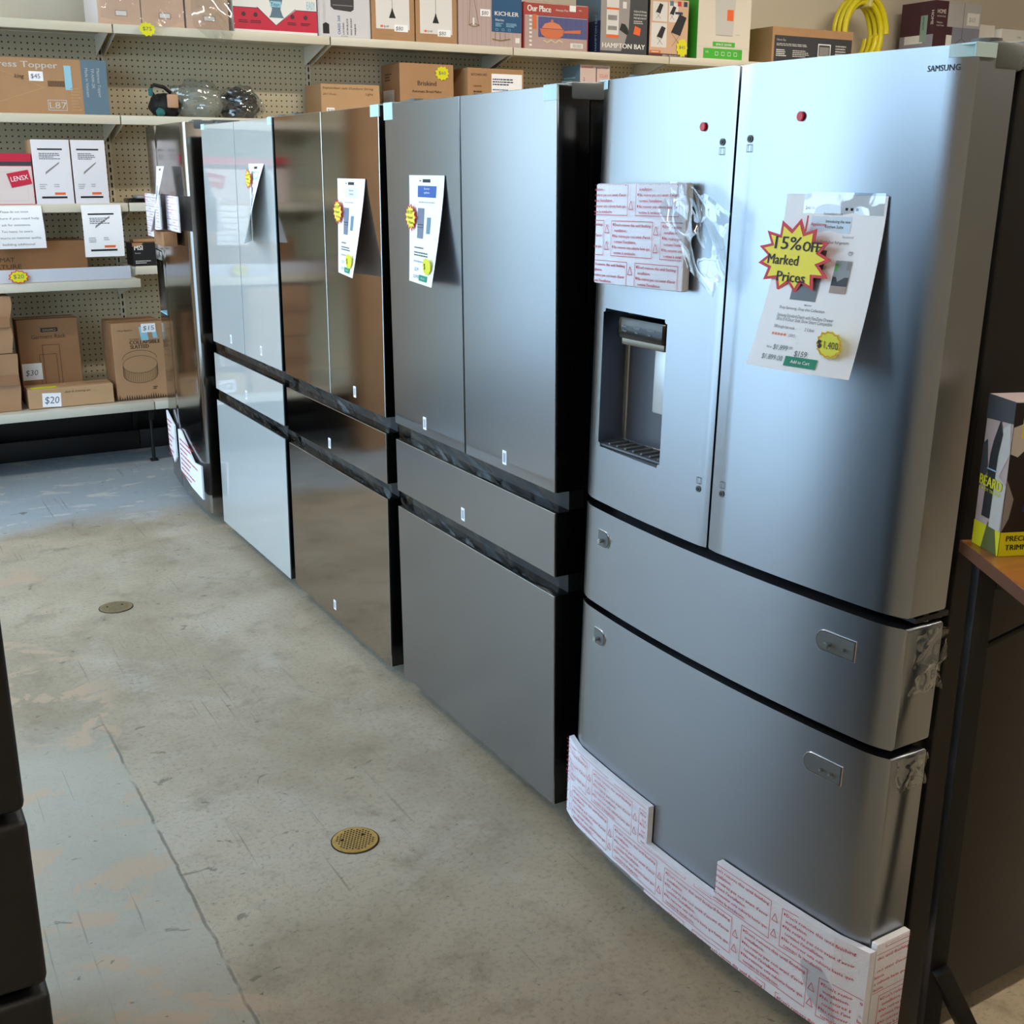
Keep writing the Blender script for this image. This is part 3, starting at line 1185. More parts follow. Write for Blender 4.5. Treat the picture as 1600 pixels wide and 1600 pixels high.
# guard along the bottom of the near refrigerator, bent along the curved drawer
def bend_guard(rects, outline, name, label, d_off, thick, ox, seed):
    """rects, outline in (u, z) on the drawer front, wrapped to the curved surface"""
    mb = MB()
    umin, umax = min(p[0] for p in outline), max(p[0] for p in outline)
    for (a, b, c_, d) in rects:
        n = max(2, int((c_ - a) / .03))
        for i in range(n):
            p, q = a + (c_ - a) * i / n, a + (c_ - a) * (i + 1) / n
            vs = [(p, 0, b), (q, 0, b), (q, 0, d), (p, 0, d), (p, thick, b), (q, thick, b), (q, thick, d), (p, thick, d)]
            fs = [(0, 1, 2, 3), (3, 2, 6, 7), (1, 0, 4, 5)]
            if i == 0:
                fs.append((0, 3, 7, 4))
            if i == n - 1:
                fs.append((2, 1, 5, 6))
            mb.add(vs, fs, foam_w)
    f = Face(mb, (0, 0, 0), off=.0004)
    foam_print(f, rects, ox=ox, oz=.02)
    mb.v = [MA_ @ Vector((v.x, DA(min(max(v.x, 0), W)) + d_off + v.y, v.z)) for v in mb.v]
    return mb


mb = bend_guard([(-.012, .100, .345, .298), (.345, .092, .566, .210)], [(-.012, 0), (.566, 0)], '', '', -.016, .014, -.06, 1)
o = mb.build('foam_guard', loc=(-.05, -.4, .1))
tag(o, 'white stepped foam guard with red warning print on the lower left of the nearest refrigerator', 'packing foam', 'foam guards on refrigerators')
mb = bend_guard([(.566, .088, W + .016, .290)], [(.566, 0), (W, 0)], '', '', -.017, .014, -.02, 2)
# right side wrap
mb2 = MB(MA_)
mb2.box((W + .002, .0, .088), (W + .016, .085, .300), foam_w, .002)
f = Face(mb2, (W + .016, -.002, .088), r=(0, 1, 0), u=(0, 0, 1))
foam_print(f, [(0, 0, .085, .21)], ox=.02, oz=.02)
mb.v += mb2.v
b0 = len(mb.v) - len(mb2.v)
for fc, mi_ in zip(mb2.f, mb2.m):
    mb.f.append(tuple(i + b0 for i in fc)); mb.m.append(mb.mi(mb2.mats[mi_]))
o = mb.build('foam_guard', loc=(-.03, -.9, .1))
tag(o, 'red-printed white foam guard wrapping the lower right corner of the nearest refrigerator', 'packing foam', 'foam guards on refrigerators')
# torn brown tape patch on it
mb = MB()
mp = [(.79, .205), (.835, .215), (.862, .19), (.868, .150), (.875, .12), (.84, .125), (.815, .14), (.798, .17)]
mb.add([(a, -.018, b) for a, b in mp], [tuple(range(len(mp)))], film)
mb.v = [MA_ @ Vector((v.x, DA(v.x) + v.y - .001, v.z)) for v in mb.v]
mb.build('torn_tape', o)

# foam sheet over the dispenser door
th = thing('foam_sheet', 'square white foam sheet with red warning print above the water dispenser', 'packing foam', (-.04, -.33, 1.48))
mb = MB(MA_ @ Matrix.Translation((.075, -.062, 1.379)) @ Matrix.Rotation(R(-1), 4, 'Y'))
mb.box((0, 0, 0), (.283, .018, .197), foam_w, .004)
f = Face(mb, (0, 0, 0)); foam_print(f, [(.002, .002, .281, .195)], pw=.158, ph=.079, ox=-.02, oz=-.022)
mb.build('sheet', th)
fo = [(.299, 1.583), (.373, 1.58), (.43, 1.56), (.488, 1.531), (.480, 1.483), (.486, 1.43), (.460, 1.384), (.420, 1.405), (.383, 1.43), (.355, 1.48), (.29, 1.529)]
mb = MB(MA_); crumple(mb, fo, -.062, .020, film, 3, rings=30, per=10)
tag(mb.build('plastic_film', loc=(-.06, -.5, 1.48)), 'crumpled clear plastic film taped over the foam sheet on the nearest refrigerator', 'plastic film')

# magnets
for (u, z, dr_) in ((.366, 1.678, 'left'), (.604, 1.688, 'right')):
    mb = MB(MA_)
    mb.cyl((u, DA(u) - .0025, z), (0, 1, 0), .0078, .004, magnet, 24, bev=.001)
    tag(mb.build('magnet', loc=tuple(MA_ @ Vector((u, DA(u), z)))), 'small round red magnet on the %s door of the nearest refrigerator' % dr_, 'magnet', 'red magnets')


# ------------------------------------------------------------------ price sheets
def sheet(M, u0, u1, z0, z1, lift, surf, paint, name='paper', thick=.0006, n=20):
    """paper hung by its top edge; lift(a, b) gives the distance off the surface, a right, b up (0..1)"""
    mb = MB()
    flat = MB()
    w, h = u1 - u0, z1 - z0
    def fn(a, b):
        return (a * w, 0, b * h)
    flat.grid(fn, n, n, paper)
    bk = MB(); bk.grid(fn, n, n, paper)
    f = Face(flat, (0, 0, 0), off=.00035)
    paint(f, w, h)
    mb = flat
    def warp(v):
        a, b = min(max(v.x / w, -.3), 1.3), min(max(v.z / h, 0), 1)
        L = lift(a, b)
        return M @ Vector((u0 + v.x, surf(u0 + v.x) - L + v.y, z0 + v.z + .0))
    mb.v = [warp(v) for v in mb.v]
    return mb


def refine_paint(fn):
    return fn


def listing(f, w, h, seed=0, big=False, starpos=(.12, .72), starsize=(.3, .16), small=(.86, .14), price='$'):
    s = w / .216
    f.rect(w * .30, h * .945, w * .36, h * .955, ink2)
    f.rect(w * .40, h * .935, w * .62, h * .965, ink)
    f.rect(w * .26, h * .80, w * .80, h * .905, (blue_p if seed == 1 else lblue) if seed != 2 else paper2)
    f.up()
    f.text('Buy more', w * .45, h * .87, .006 * s, white_m if seed == 1 else ink2)
    f.text('appliances', w * .45, h * .835, .006 * s, white_m if seed == 1 else ink2)
    f.lines(w * .3, h * .745, w * .5, h * .02, 1, ink3, seed)
    f.rect(w * .28, h * .42, w * .48, h * .70, mat('listing_photo', (120, 124, 146), .6))
    f.rect(w * .58, h * .47, w * .70, h * .62, mat('listing_photo_two', (110, 140, 160), .6))
    f.up()
    f.rect(w * .28, h * .545, w * .48, h * .552, ink); f.rect(w * .28, h * .52, w * .48, h * .525, ink)
    f.lines(w * .2, h * .32, w * .35, h * .025, 1, ink2, seed)
    f.lines(w * .2, h * .25, w * .55, h * .05, 2, ink2, seed + 3)
    f.lines(w * .2, h * .19, w * .5, h * .03, 1, ink3, seed + 4)
    f.text('$2,299', w * .24, h * .115, .009 * s, ink2)
    f.text('$2,299.00', w * .2, h * .045, .009 * s, ink2)
    f.rect(w * .44, h * .03, w * .78, h * .085, green_b)
    f.up(); f.text('Add to Cart', w * .61, h * .05, .005 * s, white_m, 'C')


def burst(mb_M, pts_fn, name, parent, cx, cz, rx, rz, texts, n=14, inner=.74, seed=0, dpt=0.0, rot=0.0, border=True, fill=None, bw=.86):
    """starburst price card in front of a surface given by the local matrix"""
    mb = MB(mb_M)
    mb.plate(star(cx, cz, rx, rz, n, inner, seed), dpt - .0012, dpt, red_s if border else (fill or yel))
    f = Face(mb, (0, dpt - .0012, 0), off=.0005)
    if border:
        f.poly(star(cx, cz, rx * bw, rz * bw, n, inner, seed), fill or yel)
    f.up()
    for (s, x, z, h_, kw) in texts:
        f.text(s, cx + x, cz + z, h_, ink, **kw)
    o = mb.build(name, parent, smooth=False)
    return o


# sheet on the nearest refrigerator
def paint_a(f, w, h):
    f.text('2:48 N', w * .22, h * .915, .0048, ink)
    for i in range(3):
        f.rect(w * (.62 + .05 * i), h * .915, w * (.62 + .05 * i) + .005, h * .93, ink)
    f.rect(w * .25, h * .79, w * .265, h * .88, red_s)
    f.rect(w * .30, h * .79, w * .70, h * .88, mat('banner_tint', (214, 232, 248), .6))
    f.up()
    f.text('Appliances', w * .3, h * .825, .0052, red_s, shear=.1)
    f.text('Introducing the new', w * .45, h * .845, .0048, ink, wmax=w * .24)
    f.text('Kitchen Suite', w * .45, h * .815, .0048, ink, wmax=w * .18)
    f.text('homedepot.com', w * .42, h * .888, .004, ink2)
    f.text('Sponsored', w * .64, h * .765, .0035, ink3)
    f.text('Appliances / Refrigerators / French Door Refrigerators', w * .15, h * .73, .0045, ink2, wmax=w * .56)
    f.rect(w * .26, h * .40, w * .52, h * .69, mat('fridge_photo', (104, 112, 120), .5))
    f.up()
    f.rect(w * .26, h * .535, w * .52, h * .54, ink); f.rect(w * .26, h * .48, w * .52, h * .485, ink)
    f.rect(w * .44, h * .54, w * .445, h * .69, ink)
    f.rect(w * .63, h * .46, w * .78, h * .64, mat('kitchen_photo', (150, 156, 160), .5))
    f.up()
    f.rect(w * .63, h * .46, w * .78, h * .50, mat('kitchen_floor', (172, 152, 144), .6))
    f.rect(w * .63, h * .50, w * .78, h * .55, char_p)
    f.rect(w * .74, h * .59, w * .775, h * .635, grey_m)
    f.rect(w * .635, h * .58, w * .66, h * .62, green_p)
    f.line([(w * .74, h * .67), (w * .73, h * .685), (w * .74, h * .692), (w * .75, h * .685), (w * .76, h * .692), (w * .77, h * .685), (w * .74 + w * .01, h * .67)], .0008, ink)
    f.rect(w * .43, h * .375, w * .45, h * .38, ink); f.rect(w * .455, h * .375, w * .5, h * .38, ink3)
    f.text('Shop Samsung', w * .18, h * .345, .0045, ink2)
    f.text('Shop this Collection', w * .38, h * .345, .0045, ink2)
    f.text('Samsung Standard-Depth with FlexZone Drawer', w * .18, h * .30, .0052, ink2, wmax=w * .56)
    f.text('28 cu ft 4 Door Slide Show Smart Compatible', w * .18, h * .278, .0052, ink2, wmax=w * .56)
    f.text('300 bought last week', w * .18, h * .235, .0048, ink2, wmax=w * .22)
    f.text('2 Likes', w * .5, h * .235, .0048, ink2)
    for i in range(5):
        f.poly(star(w * (.19 + .032 * i), h * .20, .003, .003, 5, .45), orange_p)
    f.text('(331)', w * .36, h * .193, .0045, ink2)
    f.text('Now', w * .17, h * .115, .004, ink2)
    f.text('$1,899', w * .24, h * .112, .008, mat('price_green', (70, 110, 108), .6), wmax=w * .15)
    f.text('.00', w * .40, h * .122, .0045, ink2)
    f.text('$159', w * .47, h * .09, .0088, ink2)
    f.text('$1,899.00', w * .15, h * .052, .008, mat('price_green', (70, 110, 108), .6), wmax=w * .22)
    f.rect(w * .395, h * .03, w * .70, h * .085, green_b)
    f.up()
    f.text('Add to Cart', w * .55, h * .05, .0052, white_m, 'C', bold=.04)


t = thing('price_sheet', 'large white printed price sheet on the right door of the nearest refrigerator', 'paper sheet', tuple(MA_ @ Vector((.69, DA(.69), 1.43))), 'printed price sheets on refrigerators')
LA = lambda a, b: .003 + .055 * (1 - b) ** 1.6 * (.85 + .3 * (1 - a)) + .006 * math.sin(a * 3.1) * (1 - b)
mbp = sheet(MA_, .590, .793, 1.286, 1.566, LA, DA, paint_a)
sh = mbp.build('paper', t)
mbx = MB(MA_)
cx, cz = .640, 1.466
TX = [('15%', -.044, .012, .021, dict(shear=.12, bold=.03, wmax=.060)), ('OFF', .020, .011, .016, dict(shear=.12, bold=.06, wmax=.038)),
      ('Marked', -.058, -.013, .0165, dict(shear=.12, wmax=.070, bold=.03)), ('Prices', -.034, -.040, .0165, dict(shear=.12, wmax=.064, bold=.03))]
burst(MA_, None, 'discount_burst', t, cx, cz, .086, .060, TX, n=13, inner=.72, seed=4, dpt=DA(.64) - .028, bw=.85)
dpr = DA(.75) - .053
mb = MB(MA_)
mb.plate(star(.752, 1.337, .028, .023, 14, .90, 3), dpr - .001, dpr, yel_b)
f = Face(mb, (0, dpr - .001, 0), off=.0005)
ps = star(.752, 1.337, .0255, .0205, 14, .90, 3)
f.line(ps + [ps[0]], .0012, orange_p).up()
f.text('$', .7285, 1.331, .012, ink, bold=.05); f.text('1,400', .7425, 1.331, .0115, ink, wmax=.030)
mb.build('price_burst', t, smooth=False)
mb = MB(MA_)
mb.grid(lambda a, b: (.63 + .16 * a, DA(.63 + .16 * a) - .0055 - .0025 * noise.noise(Vector((a * 4, b * 1.0, 2))), 1.536 + .034 * b), 24, 4, film)
mb.build('clear_tape', t)

flat0 = lambda u: -.001


def small_burst(M, t, cx, cz, r, lift, rz=None):
    burst(M, None, 'discount_burst', t, cx, cz, r, rz or r, [('15% OFF', -r * .55, r * .25, r * .24, dict(shear=.12, wmax=r * 1.0)), ('Marked', -r * .5, -r * .12, r * .22, dict(shear=.12, wmax=r * .9)),
                                                ('Prices', -r * .3, -r * .48, r * .22, dict(shear=.12, wmax=r * .75))], n=13, inner=.74, seed=6, dpt=-lift)


def price_tag_burst(M, t, cx, cz, r, lift, txt='$'):
    mb = MB(M)
    mb.plate(star(cx, cz, r, r * .9, 14, .90, 3), -lift - .001, -lift, yel_b)
    f = Face(mb, (0, -lift - .001, 0), off=.0005)
    f.text(txt, cx - r * .6, cz - r * .3, r * .6, ink, wmax=r * (1.1 if len(txt) > 1 else .35))
    mb.build('price_burst', t, smooth=False)


# on the dark steel one (B)
t = thing('price_sheet', 'white price sheet with blue banner on the brushed grey black-sided refrigerator', 'paper sheet', (-.02, .64, 1.45), 'printed price sheets on refrigerators')
LB = lambda a, b: .002 + .045 * (1 - b) ** 1.3 * (.2 + .8 * a)
sheet(MB_, .155, .368, 1.307, 1.587, LB, flat0, lambda f, w, h: listing(f, w, h, 1)).build('paper', t)
small_burst(MB_, t, .182, 1.478, .036, .014)
price_tag_burst(MB_, t, .330, 1.358, .025, .042)
t = thing('price_sheet', 'white price sheet with yellow burst on the bronze-grey refrigerator', 'paper sheet', (-.02, 1.2, 1.43), 'printed price sheets on refrigerators')
LC = lambda a, b: .002 + .050 * (1 - b) ** 1.2 * (.15 + .85 * a)
sheet(MC_, .585, .805, 1.288, 1.574, LC, flat0, lambda f, w, h: listing(f, w, h, 2)).build('paper', t)
small_burst(MC_, t, .613, 1.475, .038, .016)
price_tag_burst(MC_, t, .762, 1.335, .025, .046)
t = thing('price_sheet', 'narrow curled white price sheet with yellow burst on the white glass refrigerator', 'paper sheet', (-.02, 2.1, 1.48), 'printed price sheets on refrigerators')
LD = lambda a, b: .002 + .088 * (1 - b) ** .9 * a
sheet(MD_, .63, .811, 1.338, 1.619, LD, flat0, lambda f, w, h: listing(f, w, h, 0)).build('paper', t)
small_burst(MD_, t, .672, 1.565, .036, .02)

# foam and papers on the far refrigerator
def flat_foam(M, u0, u1, z0, z1, d, label, outl=None, ox=0.0):
    mb = MB(M @ Matrix.Translation((u0, d, z0)))
    w, h = u1 - u0, z1 - z0
    if outl:
        mb.plate(outl, 0, .008, foam_w)
    else:
        mb.box((0, 0, 0), (w, .008, h), foam_w, .001)
        f = Face(mb, (0, 0, 0)); foam_print(f, [(0, 0, w, h)], ox=ox, oz=-.02)
    if outl:
        f = Face(mb, (0, 0, 0))
        for i in range(8):
            z = h * (.9 - i * .11)
            f.lines(w * .06, z - .012, w * (.5 if i % 3 else .85), .014, 1, red_s, i)
    tag(mb.build('foam_guard', loc=tuple(M @ Vector((u0, d, z0)))), label, 'packing foam', 'foam guards on refrigerators')


flat_foam(ME_, .32 - .0, .36 + .0, 1.30, 1.30 + .001, 0, '') if False else None
flat_foam(ME_, .14, .50, 1.285, 1.485, -.062, 'white red-printed foam square on the upper doors of the far dark refrigerator')
flat_foam(ME_, .665, .925, 1.335, 1.485, -.062, 'narrow red-printed foam piece by the top right of the far dark refrigerator', ox=-.05)
flat_foam(ME_, .15, .345, .17, .40, -.048, 'pink-white foam piece low on the left door of the far dark refrigerator', outl=[(0, .245), (.19, .2), (.19, .04), (.13, 0), (.02, .06)])
flat_foam(ME_, .42, .925, .135, .355, -.045, 'large red-printed foam guard around the bottom right corner of the far dark refrigerator', outl=[(0, .235), (.06, .24), (.34, .14), (.505, .16), (.50, 0), (.25, .0), (0, .03)])
t = thing('price_sheet', 'curled white price sheet tucked in brown cardboard on the far dark refrigerator', 'paper sheet', (-.06, 3.12, 1.45), 'printed price sheets on refrigerators')
mb = sheet(ME_, .55, .73, 1.33, 1.61, lambda a, b: .058 + .03 * (1 - b) + .05 * a * (1 - b), lambda u: -.01, lambda f, w, h: listing(f, w, h, 2))
mb.build('paper', t)
mb = MB(ME_); mb.box((.53, -.10, 1.268), (.76, -.04, 1.33), card_d, .002); mb.build('cardboard_corner', t)

# ------------------------------------------------------------------ floor drains
for (x, y, r_, m_, lab, n_) in ((-.472, .174, .057, brass, 'round brass floor drain grille, the nearer and brighter one', 1), (-.648, 2.112, .060, brass_o, 'round dull brass floor drain cover further up the aisle', 0)):
    t = thing('floor_drain', lab, 'drain', (x, y, 0))
    mb = MB()
    mb.cyl((x, y, .0015), (0, 0, 1), r_, .004, m_, 40, bev=.001)
    mb.cyl((x, y, .0005), (0, 0, 1), r_ + .003, .002, hole_m, 40)
    mb.build('rim', t)
    mb = MB()
    mb.cyl((x, y, .0036), (0, 0, 1), r_ * .86, .001, m_, 40)
    s_ = .0085
    for i in range(-8, 9):
        for j in range(-8, 9):
            px = (i + (j % 2) * .5) * s_
            py = j * s_ * .866
            if math.hypot(px, py) < r_ * .8:
                q = [(x + px + .0028 * math.cos(a), y + py + .0028 * math.sin(a), .0044) for a in [k_ * math.pi / 3 for k_ in range(6)]]
                mb.add(q, [tuple(range(6))], hole_m if n_ else mat('drain_dirt', (104, 90, 62), .8))
    mb.build('grille', t, smooth=False)
    for dx in (-.03, .025):
        mb = MB(); mb.cyl((x + dx, y + .01, .0045), (0, 0, 1), .004, .002, hole_m, 12); mb.build('screw', t)

# ------------------------------------------------------------------ stand and trimmer box at the right
DT = Vector((-.485, -.875, 0)).normalized()
RT = Vector((.875, -.485, 0)).normalized()
MT_ = Matrix(((RT.x, -DT.x, 0, .099), (RT.y, -DT.y, 0, -1.05), (0, 0, 1, 0), (0, 0, 0, 1)))  # x right, y away, z up; origin far-left corner of the top
t = thing('side_stand', 'narrow stand with a varnished wood top and black metal legs beside the nearest refrigerator', 'stand', (.3, -1.3, 0))
mb = MB(MT_)
mb.box((0, -.42, 1.02), (.6, 0, 1.04), wood, .001, 1)
mb.box((-.001, -.421, 1.0195), (0, .001, 1.0395), wood_e)
mb.build('tabletop', t)


def bar(a, b, w, m=black_d, nm='leg'):
    a, b = Vector(a), Vector(b)
    d = b - a
    q = Vector((0, 0, 1)).rotation_difference(d.normalized()).to_matrix().to_4x4()
    mb = MB(MT_ @ Matrix.Translation(a) @ q)
    mb.box((-w / 2, -w / 2, 0), (w / 2, w / 2, d.length), m, .002)
    return mb.build(nm, t)


bar((.03, -.03, .03), (.03, -.03, 1.02), .03)
bar((.57, -.03, .03), (.57, -.03, 1.02), .03)
bar((.03, -.39, .03), (.03, -.39, 1.02), .03)
bar((.57, -.39, .03), (.57, -.39, 1.02), .03)
bar((.045, -.03, .985), (.555, -.03, .985), .03, nm='top_rail')
bar((.03, -.03, .86), (.25, -.03, .985), .008, black_d, 'brace')
bar((.03, -.045, .27), (.16, -.03, .02), .03, nm='brace')
bar((.16, -.03, .015), (.56, -.03, .015), .03, nm='foot_rail')
bar((.03, -.375, .015), (.03, -.045, .015), .03, nm='foot_rail')
bar((.57, -.375, .015), (.57, -.045, .015), .03, nm='foot_rail')

Tb = thing('trimmer_box', 'black and yellow boxed beard trimmer standing on the wood stand', 'box', (.15, -1.12, 1.04))
o_ = Vector((.077, -1.136, 1.0405))
rx_ = Vector((.93, -.36, 0)).normalized()
dp_ = Vector((.36, .93, 0)).normalized()
MTB = Matrix(((rx_.x, dp_.x, 0, o_.x), (rx_.y, dp_.y, 0, o_.y), (0, 0, 1, 1.0405), (0, 0, 0, 1)))
bw_, bd_, bh_ = .15, .074, .238
mb = MB(MTB)
mb.box((0, 0, 0), (bw_, bd_, bh_), mat('trimmer_box_black', (22, 22, 24), .35), .001, 1, faces={'top': mauve, 'left': mauve})
f = Face(mb, (0, 0, 0))
f.rect(0, 0, bw_, .038, yel_b)
f.poly([(0, .20), (.014, .205), (.022, .196), (.022, .165), (.012, .155), (0, .16)], grey_l)
f.poly([(.0, .12), (0, .038), (.01, .06), (.014, .09)], grey_m)
f.poly([(.014, .228), (.028, .215), (.026, .175), (.014, .185)], yel_b)
f.poly([(.030, .07), (.075, .07), (.09, .16), (.045, .16)], indigo)
f.up()
f.poly([(.055, .075), (.08, .075), (.088, .12), (.064, .115)], paper)
f.text('PRECISION', .01, .024, .0085, ink, bold=.04)
f.text('TRIMMER', .01, .010, .0085, ink, bold=.04)
f.text('9', .045, .19, .02, yel_b, bold=.04)
f.text('PRECISION', .042, .176, .006, yel_b); f.text('CUTS', .05, .167, .006, yel_b)
g = Face(mb, (0, bd_, 0), r=(0, -1, 0), u=(0, 0, 1))
g.rect(0, 0, bd_, .038, yel_b)
g.poly([(bd_ * .35, 0), (bd_ * .95, 0), (bd_ * .8, .038), (bd_ * .5, .045)], mat('stripe_olive', (90, 100, 40), .5))
g.poly([(0, .20), (bd_, .205), (bd_, bh_), (0, bh_)], char_p)
g.poly([(bd_ * .55, .038), (bd_ * .95, .038), (bd_, .11), (bd_ * .7, .12), (bd_, .16), (bd_ * .9, .205), (bd_ * .6, .19)], grey_l)
g.poly([(0, .09), (bd_ * .28, .12), (bd_ * .15, .17), (0, .16)], char_p)
g.up()
g.poly([(bd_ * .25, .05), (bd_ * .55, .05), (bd_ * .6, .15), (bd_ * .68, .185), (bd_ * .55, .205), (bd_ * .38, .17), (bd_ * .32, .15)], ink)
g.up()
g.rect(bd_ * .27, .125, bd_ * .62, .127, lblue)
g.text('BEARD', bd_ * .06, .098, .016, yel_b, wmax=bd_ * .82, bold=.05)
g.text('& BODY TRIMMER', bd_ * .06, .090, .005, yel_b, wmax=bd_ * .8)
mb.build('carton', Tb, smooth=False)

# ------------------------------------------------------------------ boxes on the shelves
ZT, Z2, Z3 = 2.3195, 1.8665, 1.4165


def carton(name, label, x0, x1, z0, h, yf=4.5, dep=.30, m=card, side=None, top=None, rot=0.0, paint=None, paint_side=None, group=None, cat='box', bev=.002, tape=True, gap=.003):
    x0 += gap / 2; x1 -= gap / 2
    w = x1 - x0
    dep = min(dep, 4.85 - yf) if rot == 0 else dep
    M = Matrix.Translation((x0, yf, z0 + .0006)) @ Matrix.Rotation(R(rot), 4, 'Z')
    t = thing(name, label, cat, (x0 + w / 2, yf + dep / 2, z0), group)
    mb = MB(M)
    mb.box((0, 0, 0), (w, dep, h), m, bev, 1, faces={'front': m, 'left': side or m, 'top': top or side or m})
    f = Face(mb, (0, 0, 0)); f.w, f.h = w, h
    if paint:
        paint(f, w, h)
    g = Face(mb, (0, dep, 0), r=(0, -1, 0), u=(0, 0, 1))
    if paint_side:
        paint_side(g, dep, h)
    mb.build('carton_body', t, smooth=False)
    if tape:
        b2 = MB(M); b2.box((0, dep / 2 - .024, h + .0001), (w, dep / 2 + .024, h + .0006), mat('packing_tape', (190, 150, 104), .3))
        b2.build('tape', t)
    t['_M'] = [v for row in M for v in row]
    return t, M


def sticker(t, M, x, z, w, h, txt=None, m=None, tm=None, rot=0.0, th=None):
    mb = MB(M @ Matrix.Translation((x, -.0014, z)) @ Matrix.Rotation(rot, 4, 'Y'))
    mb.box((0, -.0008, 0), (w, .0, h), m or paper)
    f = Face(mb, (0, -.0008, 0), off=.0004)
    if txt:
        f.text(txt, w * .12, h * .25, th or h * .5, tm or ink2, wmax=w * .76, shear=.1)
    return mb.build('price_sticker', t, smooth=False)


def burst_tag(name, label, x, y, z, r, txt, group='yellow burst price tags', M=None, rz=None, red=False):
    T = M or Matrix.Translation((x, y, z))
    mb = MB(T)
    mb.plate(star(0, 0, r, rz or r * .9, 11, .80, int(x * 10) % 9 + 2), -.0012, 0, red_s if red else yel_b)
    f = Face(mb, (0, -.0012, 0), off=.0005)
    if red:
        f.poly(star(0, 0, r * .86, (rz or r * .9) * .86, 11, .80, int(x * 10) % 9 + 2), yel_b).up()
    f.text(txt, -r * .5, -r * .15, r * .4, ink2, wmax=r)
    tag(mb.build(name, loc=(x, y, z), smooth=False), label, 'price tag', group)


# --- top shelf
def p_plain(f, w, h):
    f.frame(w * .40, .045, w * .68, .072, .0015, ink2)
    f.rect(w * .42, .048, w * .66, .069, white_m)


for i, (a, b, lab) in enumerate(((-.030, .193, 'leftmost pale pink-tan box on the top shelf'), (.195, .421, 'second pale pink-tan box on the top shelf under clear plastic'),
                                 (.430, .664, 'pale pink-tan box beside the red and white box on the top shelf'))):
    carton('cardboard_box', lab, a, b, ZT, .36, 4.5, .34, card_p, side=mat('pale_box_side', (226, 214, 210), .7), paint=p_plain, group='pale boxes in plastic on the top shelf')


def drape(name, label, pts, y, amp, seed, m=film_t, z0=0):
    mb = MB(Matrix.Translation((0, y, 0)))
    crumple(mb, pts, 0, amp, m, seed, rings=18, per=8)
    tag(mb.build(name, loc=(pts[0][0], y, pts[0][1])), label, 'plastic film')


drape('plastic_film', 'clear plastic wrap over the two leftmost pale boxes on the top shelf', [(-.02, 2.66), (.41, 2.66), (.42, 2.36), (.3, 2.31), (.15, 2.33), (-.02, 2.35)], 4.478, .018, 2)
drape('plastic_film', 'clear plastic bag hanging below the shelf edge from the third pale box', [(.43, 2.66), (.665, 2.66), (.68, 2.33), (.655, 2.27), (.62, 2.24), (.52, 2.28), (.45, 2.33)], 4.455, .02, 5, film)


def p_red(f, w, h):
    f.rect(0, 0, w, h, white_m); f.up()
    f.rect(0, .018, w, .13, red_d)
    f.up()
    f.poly([(w * .30, .13), (w * .50, .045), (w * .74, .13), (w * .86, .2), (w * .86, h), (w * .1, h), (w * .22, .2)], white_m)
    f.line([(0, .13), (w * .30, .13)], .003, navy_p); f.line([(w * .28, .135), (w * .5, .045), (w * .74, .135)], .003, navy_p); f.line([(w * .74, .13), (w, .13)], .003, navy_p)
    f.poly([(w * .42, .085), (w * .60, .085), (w * .58, .1), (w * .56, .13), (w * .60, .2), (w * .41, .2), (w * .46, .13), (w * .44, .1)], slate)
    f.up()
    f.rect(w * .44, .14, w * .57, .17, lblue)
    f.text('Titan', w * .445, .145, .018, navy_p)
    f.text('EASY', w * .88, .14, .04, lblue, rot=0, wmax=.05)
    for i, x in enumerate((.12, .26, .70, .86)):
        f.circ(w * x, .095, .012, maroon, 14)
        f.lines(w * x - .03, .05, .06, .018, 2, maroon, i, cut=.2)


carton('boxed_item', 'red and white box with a blue figure in a hexagon on the top shelf', .688, 1.174, ZT, .33, 4.5, .34, white_m, paint=p_red, tape=False)


def p_oasis(f, w, h):
    f.poly([(w * .24, h), (w * .24, .165), (w * .30, .150), (w * .62, .143), (w * .68, .155), (w * .70, h)], mat('mailbox_print', (52, 50, 56), .5))
    f.rect(w * .28, .172, w * .66, .176, grey_m)
    for i, (s, m_, hh) in enumerate((('OASIS 360', blue_p, .016), ('LOCKING', ink, .010), ('SATIN BLACK', ink, .010), ('POST MOUNT', ink, .010), ('MAILBOX', ink, .010))):
        f.text(s, w * (.40 + i * .075) + .004, .02, hh, m_, rot=math.pi / 2, bold=.03)
    f.text('architectural', w * .14, .06, .022, grey_l, rot=math.pi / 2)
    f.poly([(w * .08, .02), (w * .20, .02), (w * .20, .07), (w * .14, .08), (w * .08, .07)], ink)
    f.lines(w * .42, .006, w * .2, .01, 1, ink3, 2)
    f.frame(.004, .004, w - .004, h, .0015, ink3)


carton('mailbox_box', 'white box with dark mailbox picture and vertical OASIS 360 lettering on the top shelf', 1.180, 1.503, ZT, .34, 4.5, .34, mat('cool_white_carton', (214, 212, 216), .7), paint=p_oasis, tape=False)


def p_pend(f, w, h, dz=0.0):
    f.rect(w * .10, .065 - dz, w * .88, h, paper2); f.up()
    f.line([(w * .48, h), (w * .48, .165 - dz)], .002, ink)
    f.poly([(w * .40, .125 - dz), (w * .56, .125 - dz), (w * .50, .165 - dz), (w * .49, .178 - dz), (w * .47, .178 - dz), (w * .46, .165 - dz)], ink)
    f.rect(w * .20, .073 - dz, w * .26, .085 - dz, orange_p)
    f.text('$149', w * .28, .073 - dz, .011, ink)
    f.rect(w * .52, .053 - dz, w * .84, .092 - dz, paper); f.up()
    f.text('$80', w * .55, .060 - dz, .022, ink2, shear=.15)
    f.text('A Project Source', w * .3, .035, .008, card_l)


